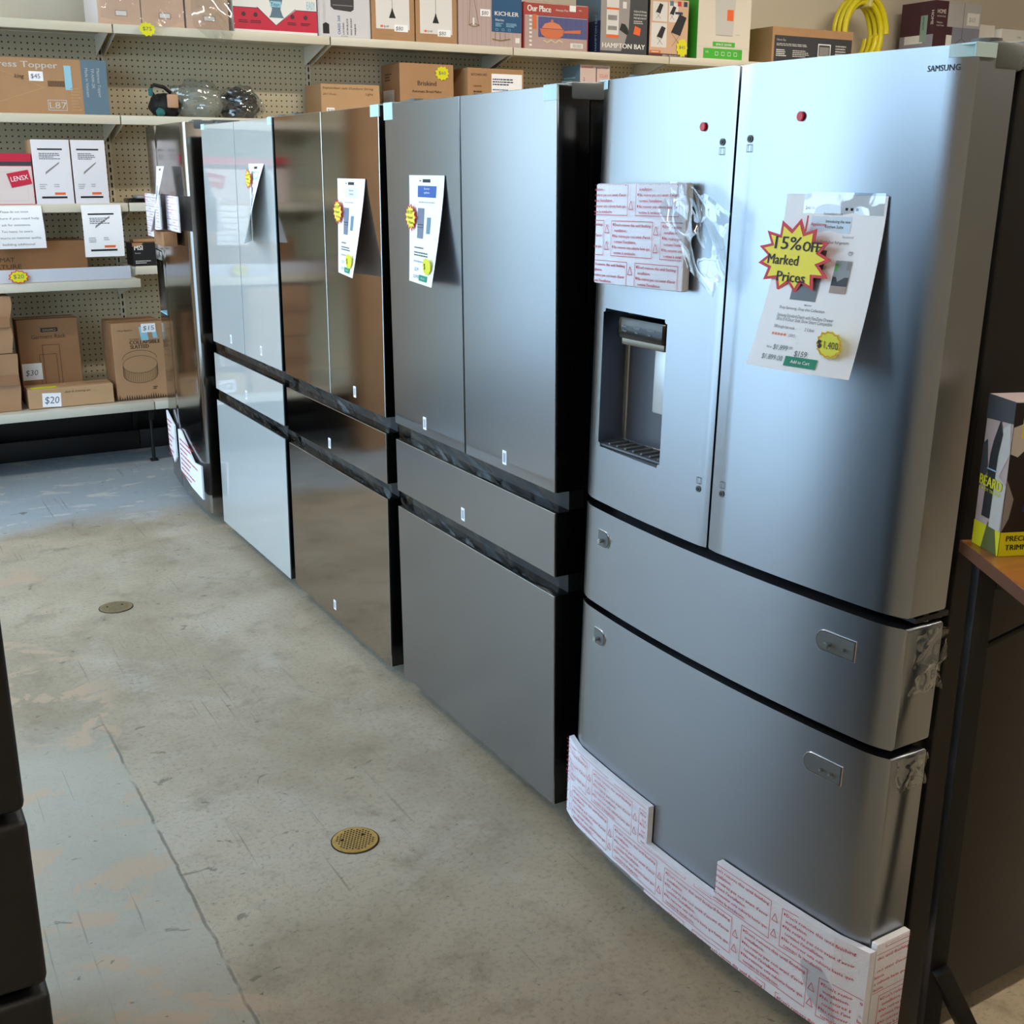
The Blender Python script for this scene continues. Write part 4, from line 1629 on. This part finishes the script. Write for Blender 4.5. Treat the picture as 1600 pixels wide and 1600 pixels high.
carton('pendant_lamp_box', 'brown carton with white picture sheet of a black pendant lamp, beside the mailbox box', 1.507, 1.785, ZT, .34, 4.5, .34, card, paint=p_pend, group='brown pendant lamp cartons', tape=False)
carton('pendant_lamp_box', 'brown carton with black pendant lamp picture, beside the pink pendant box with blue panel', 1.790, 2.067, ZT, .34, 4.5, .34, card, paint=lambda f, w, h: p_pend(f, w, h, .012), group='brown pendant lamp cartons', tape=False)


def p_kich(f, w, h):
    for i in range(14):
        f.rect(w * i / 14, 0, w * i / 14 + .0015, h, grey_m)
    f.up()
    f.rect(w * .52, .088, w, h, kblue)
    f.line([(w * .20, h), (w * .165, .118)], .003, brass_o); f.line([(w * .20, h), (w * .32, .118)], .003, brass_o)
    f.line([(w * .16, .118), (w * .24, .108), (w * .33, .118), (w * .24, .128), (w * .16, .118)], .005, brass_o)
    f.rect(w * .22, .12, w * .25, .16, white_m)
    f.line([(w * .53, .045), (w * .66, .038), (w * .82, .05)], .008, brass_o)
    for i in range(3):
        f.line([(w * (.58 + .08 * i), .04), (w * (.58 + .08 * i), .085)], .003, brass_o)
    f.rect(w * .90, .03, w * .97, .06, white_m)
    f.rect(w * .34, .172, w * .50, .212, paper)
    f.up()
    f.text('$80', w * .36, .18, .022, ink2, shear=.12)
    f.text('KICHLER', w * .57, .182, .024, white_m, wmax=w * .38, bold=.04)
    f.text('Nerine', w * .58, .150, .015, white_m)
    f.lines(w * .58, .118, w * .13, .024, 3, lblue, 3); f.lines(w * .75, .118, w * .18, .024, 3, lblue, 4)
    for i in range(3):
        f.frame(w * (.58 + i * .1), .096, w * (.62 + i * .1), .108, .0015, lblue)


carton('lamp_box', 'pink wood-print lamp box with a deep blue lettered panel on the top shelf', 2.073, 2.517, ZT, .35, 4.5, .33, mauve, paint=p_kich, tape=False)


def p_our(f, w, h):
    f.rect(0, 0, w, h, mat('pan_box_ground', (186, 160, 156), .6)); f.up()
    f.rect(w * .22, .075, w, .205, mat('tile_indigo', (78, 82, 140), .5))
    f.up()
    for i in range(9):
        f.rect(w * (.3 + i * .078), .075, w * (.3 + i * .078) + .0015, .205, slate)
    f.rect(0, .20, w, h, red_b)
    f.rect(0, 0, w * .012, h, red_b); f.rect(w * .985, 0, w, h, red_b)
    f.up()
    for z in (.195, h - .004):
        f.rect(.008, z, w - .008, z + .002, white_m)
    f.rect(w * .13, .12, w * .19, .205, terra)
    for i in range(8):
        f.rect(w * .08, .02 + i * .024, w * .12, .032 + i * .024, white_m)
    f.poly([(w * .24, .125), (w * .62, .125), (w * .60, .09), (w * .53, .07), (w * .35, .07), (w * .27, .09)], terra)
    f.poly([(w * .27, .128), (w * .60, .128), (w * .54, .155), (w * .46, .165), (w * .40, .165), (w * .32, .155)], mat('pan_lid', (226, 134, 92), .6))
    f.poly([(w * .62, .118), (w * .88, .13), (w * .88, .108), (w * .62, .106)], terra)
    f.circ(w * .43, .172, .010, terra, 12)
    f.line([(w * .30, .058), (w * .36, .045), (w * .42, .062), (w * .48, .045), (w * .54, .062), (w * .60, .05)], .008, mat('trivet', (216, 200, 160), .6))
    f.rect(w * .72, .02, w * .92, .05, white_m)
    f.rect(w * .70, .235, w * .80, .27, paper)
    f.up()
    for i in range(12):
        f.rect(w * (.76 + i * .012), .024, w * (.763 + i * .012), .044, ink)
    f.text('Our Place', w * .05, .222, .036, white_m, wmax=w * .36, bold=.05)
    f.text('Always Pan', w * .48, .232, .013, white_m, wmax=w * .2)
    f.text('PRO', w * .85, .24, .008, white_m)


carton('pan_box', 'brick red box with a terracotta pan on blue tiles on the top shelf', 2.531, 3.010, ZT, .275, 4.5, .32, red_b, paint=p_our, tape=False)


def p_hamp(f, w, h):
    f.poly([(0, 0), (w, 0), (w, h), (w * .62, h), (w * .60, .16), (w * .52, .07), (w * .44, .02), (0, .02)], char_p)
    f.rect(w * .12, .1, w * .38, h, paper2)
    f.poly([(w * .40, .15), (w * .56, .12), (w * .60, .13), (w * .58, .16), (w * .52, .185), (w * .44, .19)], ink)
    f.up()
    f.rect(w * .12, .10, w * .38, .118, orange_p); f.rect(w * .12, .268, w * .38, .28, orange_p)
    f.rect(w * .46, .28, w * .54, .32, white_m)
    for i in range(14):
        f.rect(w * (.15 + i * .014), .205, w * (.157 + i * .014), .235, ink)
        f.rect(w * (.15 + i * .014), .145, w * (.157 + i * .014), .17, ink)
    f.poly([(w * .70, .13), (w * .84, .12), (w * .86, .165), (w * .73, .18)], orange_p)
    f.text('HAMPTON BAY', w * .04, .038, .030, white_m, wmax=w * .92, bold=.05)
    for i, s in enumerate(('INDUSTRIAL', 'FARMHOUSE', 'PENDANT')):
        f.text(s, w * .70, .262 - i * .020, .011, white_m, wmax=w * .28)
    f.lines(w * .70, .19, w * .24, .024, 2, grey_l, 5)


def p_hamps(g, w, h):
    g.rect(w * .3, 0, w, .2, navy_p); g.up()
    g.text('HAMPTON BAY', w * .86, .02, .022, lblue, rot=math.pi / 2)


carton('lamp_box', 'grey and charcoal lamp box with white and orange label strip and capital lettering', 3.105, 3.476, ZT, .36, 4.5, .3, mat('grey_lamp_carton', (158, 152, 150), .5), side=slate, paint=p_hamp, paint_side=p_hamps, tape=False)


def p_chair(f, w, h):
    for (a, b, c_, d) in ((.06, .22, .44, .34), (.48, .22, .72, .34), (.04, .06, .44, .21)):
        f.rect(w * a, b, w * c_, d, paper2)
    f.rect(0, 0, w, .022, mat('brown_band', (90, 50, 36), .5)); f.rect(0, .022, w * .3, .04, terra)
    f.up()
    for (x, z, s) in ((.14, .235, .9), (.50, .235, .8), (.18, .075, 1.1), (.55, .07, 1.9)):
        x0 = w * x
        k_ = s * w * .16
        f.poly([(x0, z + k_ * .9), (x0 + k_ * .8, z + k_ * .7), (x0 + k_ * 1.3, z + k_ * 1.9), (x0 + k_ * .7, z + k_ * 2.1)], ink)
        f.line([(x0 + .1 * k_, z), (x0 + .8 * k_, z + k_ * .8)], .002, ink); f.line([(x0 + .9 * k_, z), (x0, z + k_ * .9)], .002, ink)
    f.rect(w * .64, .27, w * .84, .285, navy_p)
    for i, (x, m_) in enumerate(((.5, slate), (.7, red_s), (.86, navy_p))):
        f.rect(w * x, .32, w * x + .03, .35, m_)
    f.text('ZERO GRAVITY CHAIR', w * .34, .006, .009, white_m, wmax=w * .6)
    f.lines(w * .06, .026, w * .2, .01, 1, white_m, 3)


carton('folding_chair_box', 'peach box with small pictures of dark folding loungers on the top shelf', 3.495, 3.815, ZT, .36, 4.5, .3, card_pe, side=mat('dark_box_side', (60, 56, 54), .5), paint=p_chair, tape=False)


def p_green(f, w, h):
    f.poly([(w * .34, .16), (w * .66, .16), (w * .70, h), (w * .30, h)], grey_l)
    f.line([(w * .34, .16), (w * .66, .16)], .004, grey_m)
    f.rect(w * .12, .01, w * .86, .075, green_p); f.rect(w * .29, .088, w * .71, .118, green_p)
    f.rect(w * .54, .255, w * .66, .325, orange_p)
    f.rect(0, .082, w, .084, grey_l)
    f.up()
    f.text('SPACE SAVER', w * .5, .095, .014, white_m, 'C', wmax=w * .30, bold=.04)
    f.text('13G', w * .16, .045, .012, white_m)
    for i in range(4):
        f.frame(w * (.34 + .12 * i), .03, w * (.40 + .12 * i), .055, .003, white_m)
    f.text('brushed', w * .72, .165, .008, ink3)


carton('trash_can_box', 'cream and green box picturing a round bin, lettered SPACE SAVER', 3.894, 4.358, ZT, .42, 4.5, .32, mat('cream_carton', (222, 214, 200), .6), side=green_p, paint=p_green, tape=False)


def p_sink(f, w, h):
    f.rect(.02, 0, w - .01, .19, char_p); f.up()
    f.text('Glacier Bay', .04, .155, .013, grey_l)
    f.lines(.04, .12, w * .4, .02, 2, grey_l, 4)
    f.lines(.04, .05, w * .13, .05, 4, white_m, 5); f.lines(w * .25, .05, w * .22, .05, 4, grey_l, 6)
    f.frame(w * .56, .06, w * .72, .15, .008, white_m)
    f.rect(w * .58, .07, w * .70, .13, grey_m)
    f.lines(w * .78, .06, w * .16, .09, 5, grey_l, 9)


carton('sink_box', 'brown carton with dark grey picture label on its front, under the yellow hose', 4.56, 5.34, ZT, .245, 4.5, .34, card, paint=p_sink, rot=0)
# yellow hose coil leaning on the wall
t = thing('hose_coil', 'coiled yellow air hose standing on the top shelf behind the brown carton', 'hose', (5.55, 4.75, ZT))
mb = MB()
cx, cz = 5.56, ZT + .265
pts = []
turns = 6
for i in range(turns * 48):
    a = 2 * math.pi * i / 48
    lay = i / 48
    r_ = .262 - .034 * (lay % 2)
    pts.append((cx + r_ * .82 * math.cos(a), 4.60 + .026 * lay + .003 * math.sin(a * 3), cz + r_ * math.sin(a)))
mb.tube(pts, .021, hose_y, 10)
mb.build('hose', t)
for an in (1.45, 4.9):
    mb = MB()
    x, z = cx + .225 * .82 * math.cos(an), cz + .225 * math.sin(an)
    T = Matrix.Translation((x, 4.67, z)) @ Matrix.Rotation(-an, 4, 'Y')
    mb.box((-.045, -.085, -.018), (.04, .075, .018), mat('clear_band', (214, 206, 130), .2), .01, 2, M=T)
    mb.build('tie_band', t)


def p_home(f, w, h):
    f.rect(0, 0, w * .28, h, maroon); f.rect(w * .28, 0, w * .40, .28, white_m)
    f.rect(w * .40, 0, w, .34, mat('lamp_box_scene', (136, 138, 156), .6)); f.rect(w * .28, .34, w, h, mat('lamp_box_sky', (180, 178, 180), .6))
    f.up()
    f.text('HOME', w * .05, .43, .030, white_m, wmax=w * .18)
    f.text('DECORATORS', w * .05, .405, .010, white_m, wmax=w * .18)
    f.text('Weyburn', w * .05, .36, .012, white_m); f.text('6-Light Pendant', w * .05, .34, .010, white_m, wmax=w * .16)
    f.line([(w * .62, h), (w * .62, .26)], .003, ink)
    f.line([(w * .45, .21), (w * .62, .26), (w * .80, .21), (w * .45, .21)], .003, ink)
    f.line([(w * .48, .21), (w * .50, .10)], .003, ink); f.line([(w * .78, .21), (w * .75, .10)], .003, ink)
    f.circ(w * .60, .15, .02, mat('bulb_glow_print', (236, 220, 190), .5), 12)
    f.rect(w * .70, .36, w * .97, .45, paper2); f.up()
    f.text('$60', w * .74, .385, .035, ink3, shear=.1)


def p_homes(g, w, h):
    g.rect(0, .28, w, h, maroon); g.rect(0, 0, w, .28, mat('lamp_box_scene2', (150, 148, 160), .6))
    g.rect(w * .15, .22, w * .70, .28, paper2)
    g.rect(w * .60, .23, w * .80, .42, mat('sage_label', (140, 166, 150), .6)); g.up()
    g.text('amazon', w * .66, .41, .022, navy_p, rot=-math.pi / 2)
    g.text('HOME', w * .9, .45, .026, white_m, rot=-math.pi / 2)


carton('lamp_box', 'maroon and grey pendant lamp box right of the yellow hose', 6.17, 6.69, ZT, .52, 4.5, .33, maroon, paint=p_home, paint_side=p_homes, tape=False)
carton('cardboard_box', 'small plain white box between the maroon lamp box and the printed white box', 6.72, 6.93, ZT, .385, 4.55, .28, white_m, tape=False, paint=lambda f, w, h: f.lines(w * .3, .25, w * .4, .02, 1, ink3, 2))


def p_wh(f, w, h):
    f.lines(w * .1, .22, w * .7, .05, 2, ink2, 4); f.text('1 unit', w * .35, .30, .015, ink2)
    f.rect(w * .8, .2, w, .25, green_p)


carton('cardboard_box', 'printed white box with a green corner at the right end of the top shelf', 6.95, 7.5, ZT, .36, 4.5, .3, white_m, tape=False, paint=p_wh)

# --- second shelf
def p_topper(f, w, h):
    f.rect(w - .13, 0, w, h, slate)
    f.up()
    f.text('Mattress Topper', w - .645, h - .047, .030, grey_l, wmax=.40, bold=.03)
    f.frame(w - .31, .022, w - .215, .075, .003, grey_l)
    f.text('L87', w - .302, .033, .032, grey_l, wmax=.085)
    f.line([(w - .86, .12), (w - .60, .04), (w - .32, .135), (w - .52, .21), (w - .86, .14)], .003, card_l)
    f.line([(w - .9, .1), (w - .75, .15), (w - .7, .21)], .003, card_l)
    f.rect(w - .215, .125, w - .18, .245, lblue)
    f.rect(w - .39, .165, w - .32, .212, paper)
    for i in range(14):
        f.rect(w - .30 + i * .006, .14, w - .297 + i * .006, .168, card_ink)
    f.lines(w - .19, .02, .05, .12, 8, card_l, 5)
    for i, s in enumerate(('Mattress Topper', 'TP-NW-2K', 'Made in Vietnam')):
        f.text(s, w - .05 - i * .03, h - .04, .015, grey_l, rot=-math.pi / 2)
    f.up()
    f.text('$45', w - .38, .178, .022, ink2)
    f.text('king', w - .46, h - .10, .02, card_ink, shear=.2)


t, M = carton('mattress_topper_box', 'long brown mattress topper box with slate blue end on the second shelf', -1.02, .0, Z2, .277, 4.55, .28, card, paint=p_topper)


def blob(mb, c, r, m, seed, amp=.12, n=28, M=None):
    vs, fs = [], []
    for j in range(n + 1):
        ph = math.pi * j / n
        for i in range(n):
            a = 2 * math.pi * i / n
            d = Vector((math.sin(ph) * math.cos(a), math.sin(ph) * math.sin(a), math.cos(ph)))
            k_ = 1 + amp * (noise.noise(d * 2.3 + Vector((seed, 0, 0))) + .6 * (0.4 - abs(noise.noise(d * 5 + Vector((0, seed, 0))))))
            z = c[2] + d.z * r[2] * k_
            vs.append((c[0] + d.x * r[0] * k_, c[1] + d.y * r[1] * k_, max(z, c[2] - r[2] * .92)))
    for j in range(n):
        for i in range(n):
            q = (i + 1) % n
            fs.append((j * n + i, (j + 1) * n + i, (j + 1) * n + q, j * n + q))
    mb.add(vs, fs, m)


t = thing('carrier_bag', 'black and teal strapped fabric item at the left of the plastic-wrapped bundles', 'bag', (.31, 4.6, Z2))
mb = MB(); blob(mb, (.31, 4.62, Z2 + .062), (.085, .09, .066), fab_b, 3); mb.build('body', t)
mb = MB(); mb.tube([(.25, 4.54, Z2 + .09), (.21, 4.52, Z2 + .14), (.235, 4.52, Z2 + .165), (.29, 4.53, Z2 + .155), (.33, 4.56, Z2 + .13)], .010, fab_b, 8); mb.build('strap', t)
mb = MB(); blob(mb, (.265, 4.545, Z2 + .026), (.024, .02, .024), teal, 4); mb.build('buckle', t)
mb = MB(); mb.cyl((.215, 4.52, Z2 + .128), (0, 0, 1), .012, .04, teal, 10, bev=.003); mb.build('strap_end', t)
mb = MB(); mb.box((.30, 4.515, Z2 + .05), (.36, 4.53, Z2 + .12), mat('tan_pad', (190, 150, 120), .7), .006, M=None); mb.build('pad', t)
t = thing('wrapped_bundle', 'pale rounded bundle in crinkled clear plastic, middle of the second shelf bundles', 'bag', (.5, 4.62, Z2))
mb = MB(); blob(mb, (.50, 4.63, Z2 + .078), (.135, .10, .088), fab_w, 7, .16); mb.build('bundle', t)
mb = MB(); blob(mb, (.49, 4.62, Z2 + .088), (.155, .12, .104), film, 9, .28, 56); mb.build('plastic_bag', t)
t = thing('wrapped_bundle', 'black rounded bundle in crinkled clear plastic, rightmost of the second shelf bundles', 'bag', (.72, 4.62, Z2))
mb = MB(); blob(mb, (.735, 4.63, Z2 + .075), (.105, .10, .090), fab_b, 12, .2); mb.build('bundle', t)
mb = MB(); blob(mb, (.735, 4.62, Z2 + .08), (.118, .12, .100), film, 14, .28, 56); mb.build('plastic_bag', t)


def p_sept(f, w, h):
    f.text('September sale Outdoor String', .01, h - .028, .012, card_ink, shear=.2, wmax=w * .86)
    f.text('2017 10 mos', .012, h - .062, .011, card_ink, shear=.2)
    f.text('Lights', w - .09, h - .058, .014, card_ink, shear=.2)


t, M = carton('cardboard_box', 'brown box with handwriting about string lights on the second shelf', 1.197, 1.570, Z2, .207, 4.55, .26, card_l, side=card, paint=p_sept)
sticker(t, M, .03, .045, .05, .03, '$30')


def p_brisk(f, w, h):
    f.text('Briskind', w * .5, h - .125, .027, card_ink, 'C', bold=.03, wmax=.125)
    f.text('Automatic Bread Maker', w * .5, h - .165, .014, card_ink, 'C', bold=.04, wmax=.2)


t, M = carton('bread_maker_box', 'brown carton lettered Automatic Bread Maker with a yellow price burst', 1.700, 2.065, Z2, .342, 4.55, .27, card, side=card_d, paint=p_brisk,
              paint_side=lambda g, w, h: (g.lines(w * .2, h - .1, w * .4, .05, 3, card_ink, 3), g.rect(w * .1, h - .25, w * .7, h - .15, grey_l)))
burst_tag('price_burst', 'yellow burst price tag on the bread maker carton', 1.985, 4.5465, 2.158, .048, '$60')


def p_bx(f, w, h):
    f.rect(w * .42, 0, w * .97, h - .03, paper); f.up()
    f.lines(w * .44, h - .10, w * .40, .045, 3, navy_p, 4); f.lines(w * .44, h - .13, w * .3, .012, 1, blue_p, 8)
    f.text('KITCHEN AID', w * .06, h - .045, .013, card_ink)
    f.text('Lightbulb', w * .10, h - .11, .011, card_ink)
    f.lines(w * .1, h - .2, w * .22, .07, 4, card_ink, 2)


carton('cardboard_box', 'brown box with a white printed sheet on its front, right of the bread maker carton', 2.160, 2.563, Z2, .333, 4.55, .27, card, side=card_l, paint=p_bx)


def p_blue(f, w, h):
    f.text('MOTION SENSOR', w * .03, h - .022, .012, red_s, wmax=w * .4); f.text('SOLAR', w * .64, h - .075, .022, terra, wmax=w * .3)
    f.text('BRIGHT SOLAR', w * .52, h - .022, .011, ink2, wmax=w * .42)
    f.text('2', w * .1, h - .10, .022, ink2)
    f.line([(w * .54, h - .02), (w * .54, h - .12)], .006, ink); f.poly([(w * .36, h - .17), (w * .74, h - .17), (w * .64, h - .12), (w * .45, h - .12)], grey_m)


carton('solar_lamp_box', 'pink-white and blue solar lamp box on the second shelf above the black side', 2.987, 3.223, Z2, .385, 4.55, .22, mat('pinkish_carton', (214, 190, 184), .6), side=slate, paint=p_blue,
       paint_side=lambda g, w, h: (g.lines(w * .1, h - .12, w * .7, .05, 3, lblue, 3), g.lines(w * .1, h - .2, w * .5, .02, 1, white_m, 4)), tape=False)

# --- third shelf
def p_lens(f, w, h):
    f.rect(0, h - .04, w, h, red_d); f.rect(0, h - .06, w, h - .04, char_p); f.frame(.006, .0, w, h - .06, .003, red_d)
    f.frame(.03, .02, w - .03, h - .09, .0015, grey_l)


t, M = carton('boxed_item', 'white box with a red top band and red round label on the third shelf', -.95, -.435, Z3, .255, 4.47, .3, mat('warm_white_carton', (228, 214, 212), .6), paint=p_lens, tape=False)
mb = MB(M); mb.plate([(.385, .155), (.49, .175), (.505, .105), (.405, .085)], -.004, -.0005, red_d, bev=.001)
f = Face(mb, (0, -.004, 0)); f.text('LENSX', .405, .115, .024, paper, wmax=.085, rot=.15)
mb.build('round_label', t)


def p_ship(f, w, h, seed=0):
    f.rect(w * .15, h - .052, w * .80, h - .044, ink)
    f.lines(w * .18, h - .10, w * .55, .035, 4, ink2, seed)
    f.poly([(w * .30, .15), (w * .68, .205), (w * .70, .215), (w * .32, .165)], grey_m)
    f.lines(w * .12, .075, w * .22, .03, 3, ink3, seed + 2); f.lines(w * .5, .085, w * .15, .02, 2, ink3, seed + 3)
    f.rect(w * .50, .048, w * .78, .060, orange_p)
    f.rect(w * .15, .030, w * .82, .040, ink)


wc = mat('white_carton', (232, 230, 236), .6)
carton('cardboard_box', 'white-faced carton with a slanted tool picture next to the red-banded box', -.432, -.240, Z3, .325, 4.47, .2, wc, side=card_l, top=card_l, paint=lambda f, w, h: p_ship(f, w, h, 1), group='white picture cartons on the third shelf', tape=False)
carton('cardboard_box', 'white-faced carton with a slanted tool picture next to the slotted upright', -.236, -.060, Z3, .325, 4.47, .2, wc, side=card_l, top=card_l, paint=lambda f, w, h: p_ship(f, w, h, 6), group='white picture cartons on the third shelf', tape=False)
mb = MB(); mb.box((.05, 4.50, Z3 + .001), (.30, 4.66, Z3 + .025), black_g, .008); mb.box((.09, 4.49, Z3 + .025), (.34, 4.62, Z3 + .04), lgrey_p, .006)
tag(mb.build('tray', loc=(.17, 4.58, Z3)), 'flat black and grey tray on the third shelf beside the far refrigerator', 'tray')


def hang_sheet(name, label, x0, x1, ztop, zbot, y, paint, bend=.02, slant=0.0):
    mb = MB()
    w, h = x1 - x0, ztop - zbot
    mb.grid(lambda a, b: (a * w, 0, b * h), 10, 14, paper)
    f = Face(mb, (0, 0, 0)); paint(f, w, h)
    mb.v = [Vector((x0 + v.x + slant * (1 - v.z / h), y - bend * math.sin(math.pi * min(1, max(0, 1 - v.z / h))) * .6 + v.y, zbot + v.z)) for v in mb.v]
    tag(mb.build(name, loc=(x0, y, zbot)), label, 'paper sign')


def p_notice(f, w, h):
    for i, s in enumerate(('Please do not move', 'furniture if you need help', 'ask for assistance.', 'Too heavy, be aware', 'no returns on mattress quality,', 'building additional')):
        f.text(s, w * .5, h - .035 - i * .033, .011, ink2, 'C', wmax=w * (.5, .86, .52, .56, .86, .58)[i])


hang_sheet('paper_notice', 'white notice with six lines of grey text hanging from the third shelf', -.685, -.415, 1.412, 1.195, 4.460, p_notice, slant=.008)
hang_sheet('paper_notice', 'white picture page hanging from the third shelf below the white-faced cartons', -.216, -.010, 1.412, 1.140, 4.460, lambda f, w, h: p_ship(f, w, h, 3))


# --- fourth shelf (deep on the left, shallower on the right)
def p_mat(f, w, h):
    f.text('COOLING MAT', w - .66, .085, .030, card_ink, wmax=.24)
    f.text('TEMPERATURE', w - .66, .036, .030, card_ink, wmax=.30)


carton('mat_box', 'long brown box lettered cooling mat temperature on the fourth shelf', -1.0, -.19, 1.024, .200, 4.55, .28, card_d, paint=lambda f, w, h: (f.text('COOLING MAT', w - .62, .098, .022, card_ink, wmax=.25), f.text('TEMPERATURE', w - .62, .062, .022, card_ink, wmax=.28)))


def p_msi(f, w, h):
    f.text('MSI', .01, h - .038, .026, white_m, bold=.04, wmax=.045)
    f.text('Stacked', .012, h - .058, .007, grey_l); f.lines(.012, .012, .09, .02, 2, grey_l, 3)
    f.poly([(.0, h), (.06, h), (.05, h - .012), (.0, h - .02)], card)


carton('msi_box', 'small black box with white capital letters beside the far refrigerator on the fourth shelf', .040, .20, 1.079, .125, 4.5, .16, ink, side=black_s, top=card_d, paint=p_msi, tape=False)
mb = MB(); mb.box((.055, 4.53, 1.207), (.18, 4.62, 1.222), card, .002)
tag(mb.build('cardboard_piece', loc=(.12, 4.57, 1.207)), 'small piece of brown cardboard lying on the black lettered box', 'cardboard')
mb = MB(); mb.box((-1.15, 4.338, 1.0295), (-.012, 4.342, 1.096), white_s, .0005, 1)
tag(mb.build('shelf_strip', loc=(-.6, 4.34, 1.03)), 'long white upright strip along the front edge of the deep fourth shelf', 'shelf edge strip')
burst_tag('price_burst', 'yellow red-edged burst price tag on the white fourth shelf strip', -.58, 4.318, 1.062, .052, '$20', red=True, rz=.036)
burst_tag('price_burst', 'yellow burst price tag on the top shelf edge under the pale boxes', .205, 4.445, 2.302, .046, '$75', rz=.036)
burst_tag('price_burst', 'yellow burst price tag on the peach folding lounger box', 3.765, 4.496, 2.385, .05, '$45', rz=.062)

# --- base deck
ZB = .3645
for i, (z0, h, lab, w0) in enumerate(((ZB, .305, 'brown wrapped parcel at the left edge, lower of the two', .0), (ZB + .306, .30, 'brown wrapped parcel at the left edge, stacked on top of the other', -.012))):
    mb = MB()
    bm_ = bmesh.new()
    bmesh.ops.create_cube(bm_, size=1)
    bmesh.ops.subdivide_edges(bm_, edges=list(bm_.edges), cuts=9, use_grid_fill=True)
    for v in bm_.verts:
        co = Vector((v.co.x * .38, v.co.y * .32, v.co.z * h))
        sp = Vector((v.co.x * 2, v.co.y * 2, v.co.z * 2))
        rr = max(abs(sp.x), abs(sp.y), abs(sp.z))
        co *= 1 - .055 * (sp.length / rr - 1)
        co += Vector((noise.noise(co * 9 + Vector((i * 5, 0, 0))), noise.noise(co * 9 + Vector((0, 7, i))), .3 * noise.noise(co * 8))) * .016
        if v.co.z < -.49: co.z = -h / 2
        v.co = co + Vector((-.81 + w0, 4.50, z0 + h / 2))
    mb.bm(bm_, kraft)
    t = thing('wrapped_parcel', lab, 'parcel', (-.81, 4.5, z0), 'brown wrapped parcels')
    mb.build('parcel_body', t)
    mb = MB(); mb.box((-1.0 + w0, 4.334, z0 + h * .45), (-.635 + w0, 4.338, z0 + h * .62), mat('brown_tape', (160, 118, 86), .25), .0008, 1); mb.build('tape', t)


def p_garm(f, w, h):
    f.rect(w * .38, h - .07, w * .66, h - .048, ink)
    f.up()
    f.text('SONGMICS', w * .41, h - .066, .012, card_l, wmax=w * .22)
    f.text('Garment Rack', w * .5, h - .105, .022, card_ink, 'C', wmax=w * .56)
    f.line([(w * .38, .02), (w * .38, h - .14), (w * .66, h - .14), (w * .66, .02)], .0022, card_ink)
    f.line([(w * .32, .02), (w * .32, h - .19), (w * .60, h - .19), (w * .60, .02)], .0022, card_ink)
    f.line([(w * .32, .05), (w * .7, .05)], .002, card_ink)
    f.rect(w * .0 + .005, .03 + .10, w * .34, .10 + .12, paper2)
    f.up()
    f.text('$30', w * .06, .155, .03, ink2, shear=.15)


carton('garment_rack_box', 'dark brown box lettered Garment Rack standing behind the flat box', -.600, -.285, ZB, .455, 4.50, .14, card_d, paint=p_garm)
t, M = carton('cardboard_box', 'low flat brown box with a white price note at the front of the bottom shelf', -.600, -.160, ZB, .105, 4.335, .155, card_l, paint=lambda f, w, h: f.text('desk & drawing etc', w * .42, h - .03, .012, card_ink, shear=.2))
sticker(t, M, .065, .008, .095, .075, '$20', rot=.05)
mb = MB(M); mb.box((.02, .02, .1055), (.15, .06, .108), yel_b); mb.build('yellow_label', t)


def p_coll(f, w, h):
    f.text('Yellow Bamboo', w * .1, h - .045, .009, card_ink)
    f.text('WOODEN TUBE', w * .33, h - .095, .008, card_ink)
    f.text('COLLAPSIBLE', w * .33, h - .118, .020, card_ink, wmax=w * .6, bold=.05)
    f.text('SLATTED', w * .34, h - .142, .020, card_ink, wmax=w * .36, bold=.05)
    cx_, rx_ = w * .5, w * .34
    up_ = [(cx_ + rx_ * math.cos(a), .195 + .048 * math.sin(a)) for a in [2 * math.pi * i / 30 for i in range(31)]]
    up2 = [(cx_ + rx_ * math.cos(a), .225 + .048 * math.sin(a)) for a in [math.pi * i / 15 for i in range(16)]]
    f.line(up_, .0018, card_ink); f.line(up2, .0018, card_ink)
    for i in range(27):
        a = math.pi + math.pi * i / 26
        x, z = cx_ + rx_ * math.cos(a), .195 + .048 * math.sin(a)
        f.line([(x, z), (x, z - .055)], .0014, card_ink)
    f.line([(cx_ + rx_ * math.cos(a), .14 + .048 * math.sin(a)) for a in [math.pi + math.pi * i / 15 for i in range(16)]], .0018, card_ink)
    rg = random.Random(2)
    for i in range(22):
        x = w * i / 21
        hh = .012 + .018 * rg.random()
        f.poly([(max(0, x - .006), .002), (min(w, x + .006), .002), (x, .006 + hh)], card_ink)
    f.lines(w * .72, .05, w * .1, .02, 2, card_ink, 3)


t, M = carton('fire_pit_box', 'brown box with a slatted ring drawing and tree border on the bottom shelf', -.142, .135, ZB, .425, 4.35, .26, card, side=card_d, paint=p_coll)
mb = MB(M)
for (a, b, c_, d, r_) in ((.155, .325, .195, .40, .2), (.22, .335, .245, .39, -.1)):
    mb.plate([(a, b), (c_, b), (c_ - .01, d), (a - .01, d)], -.0016, -.0008, lblue)
mb.build('tape', t)
sticker(t, M, .158, .368, .078, .048, '$15')
mb = MB(); mb.box((.142, 4.37, ZB + .001), (.156, 4.6, ZB + .38), mat('white_book', (214, 214, 220), .6), .001)
f = Face(mb, (.142, 4.37, ZB)); f.lines(.002, .3, .010, .06, 4, blue_p, 3)
tag(mb.build('flat_box', loc=(.149, 4.48, ZB), smooth=False), 'thin white upright box squeezed between the slatted ring box and the far refrigerator', 'box')

for o in bpy.data.objects:
    for k_ in ('_o', '_M'):
        if k_ in o:
            del o[k_]
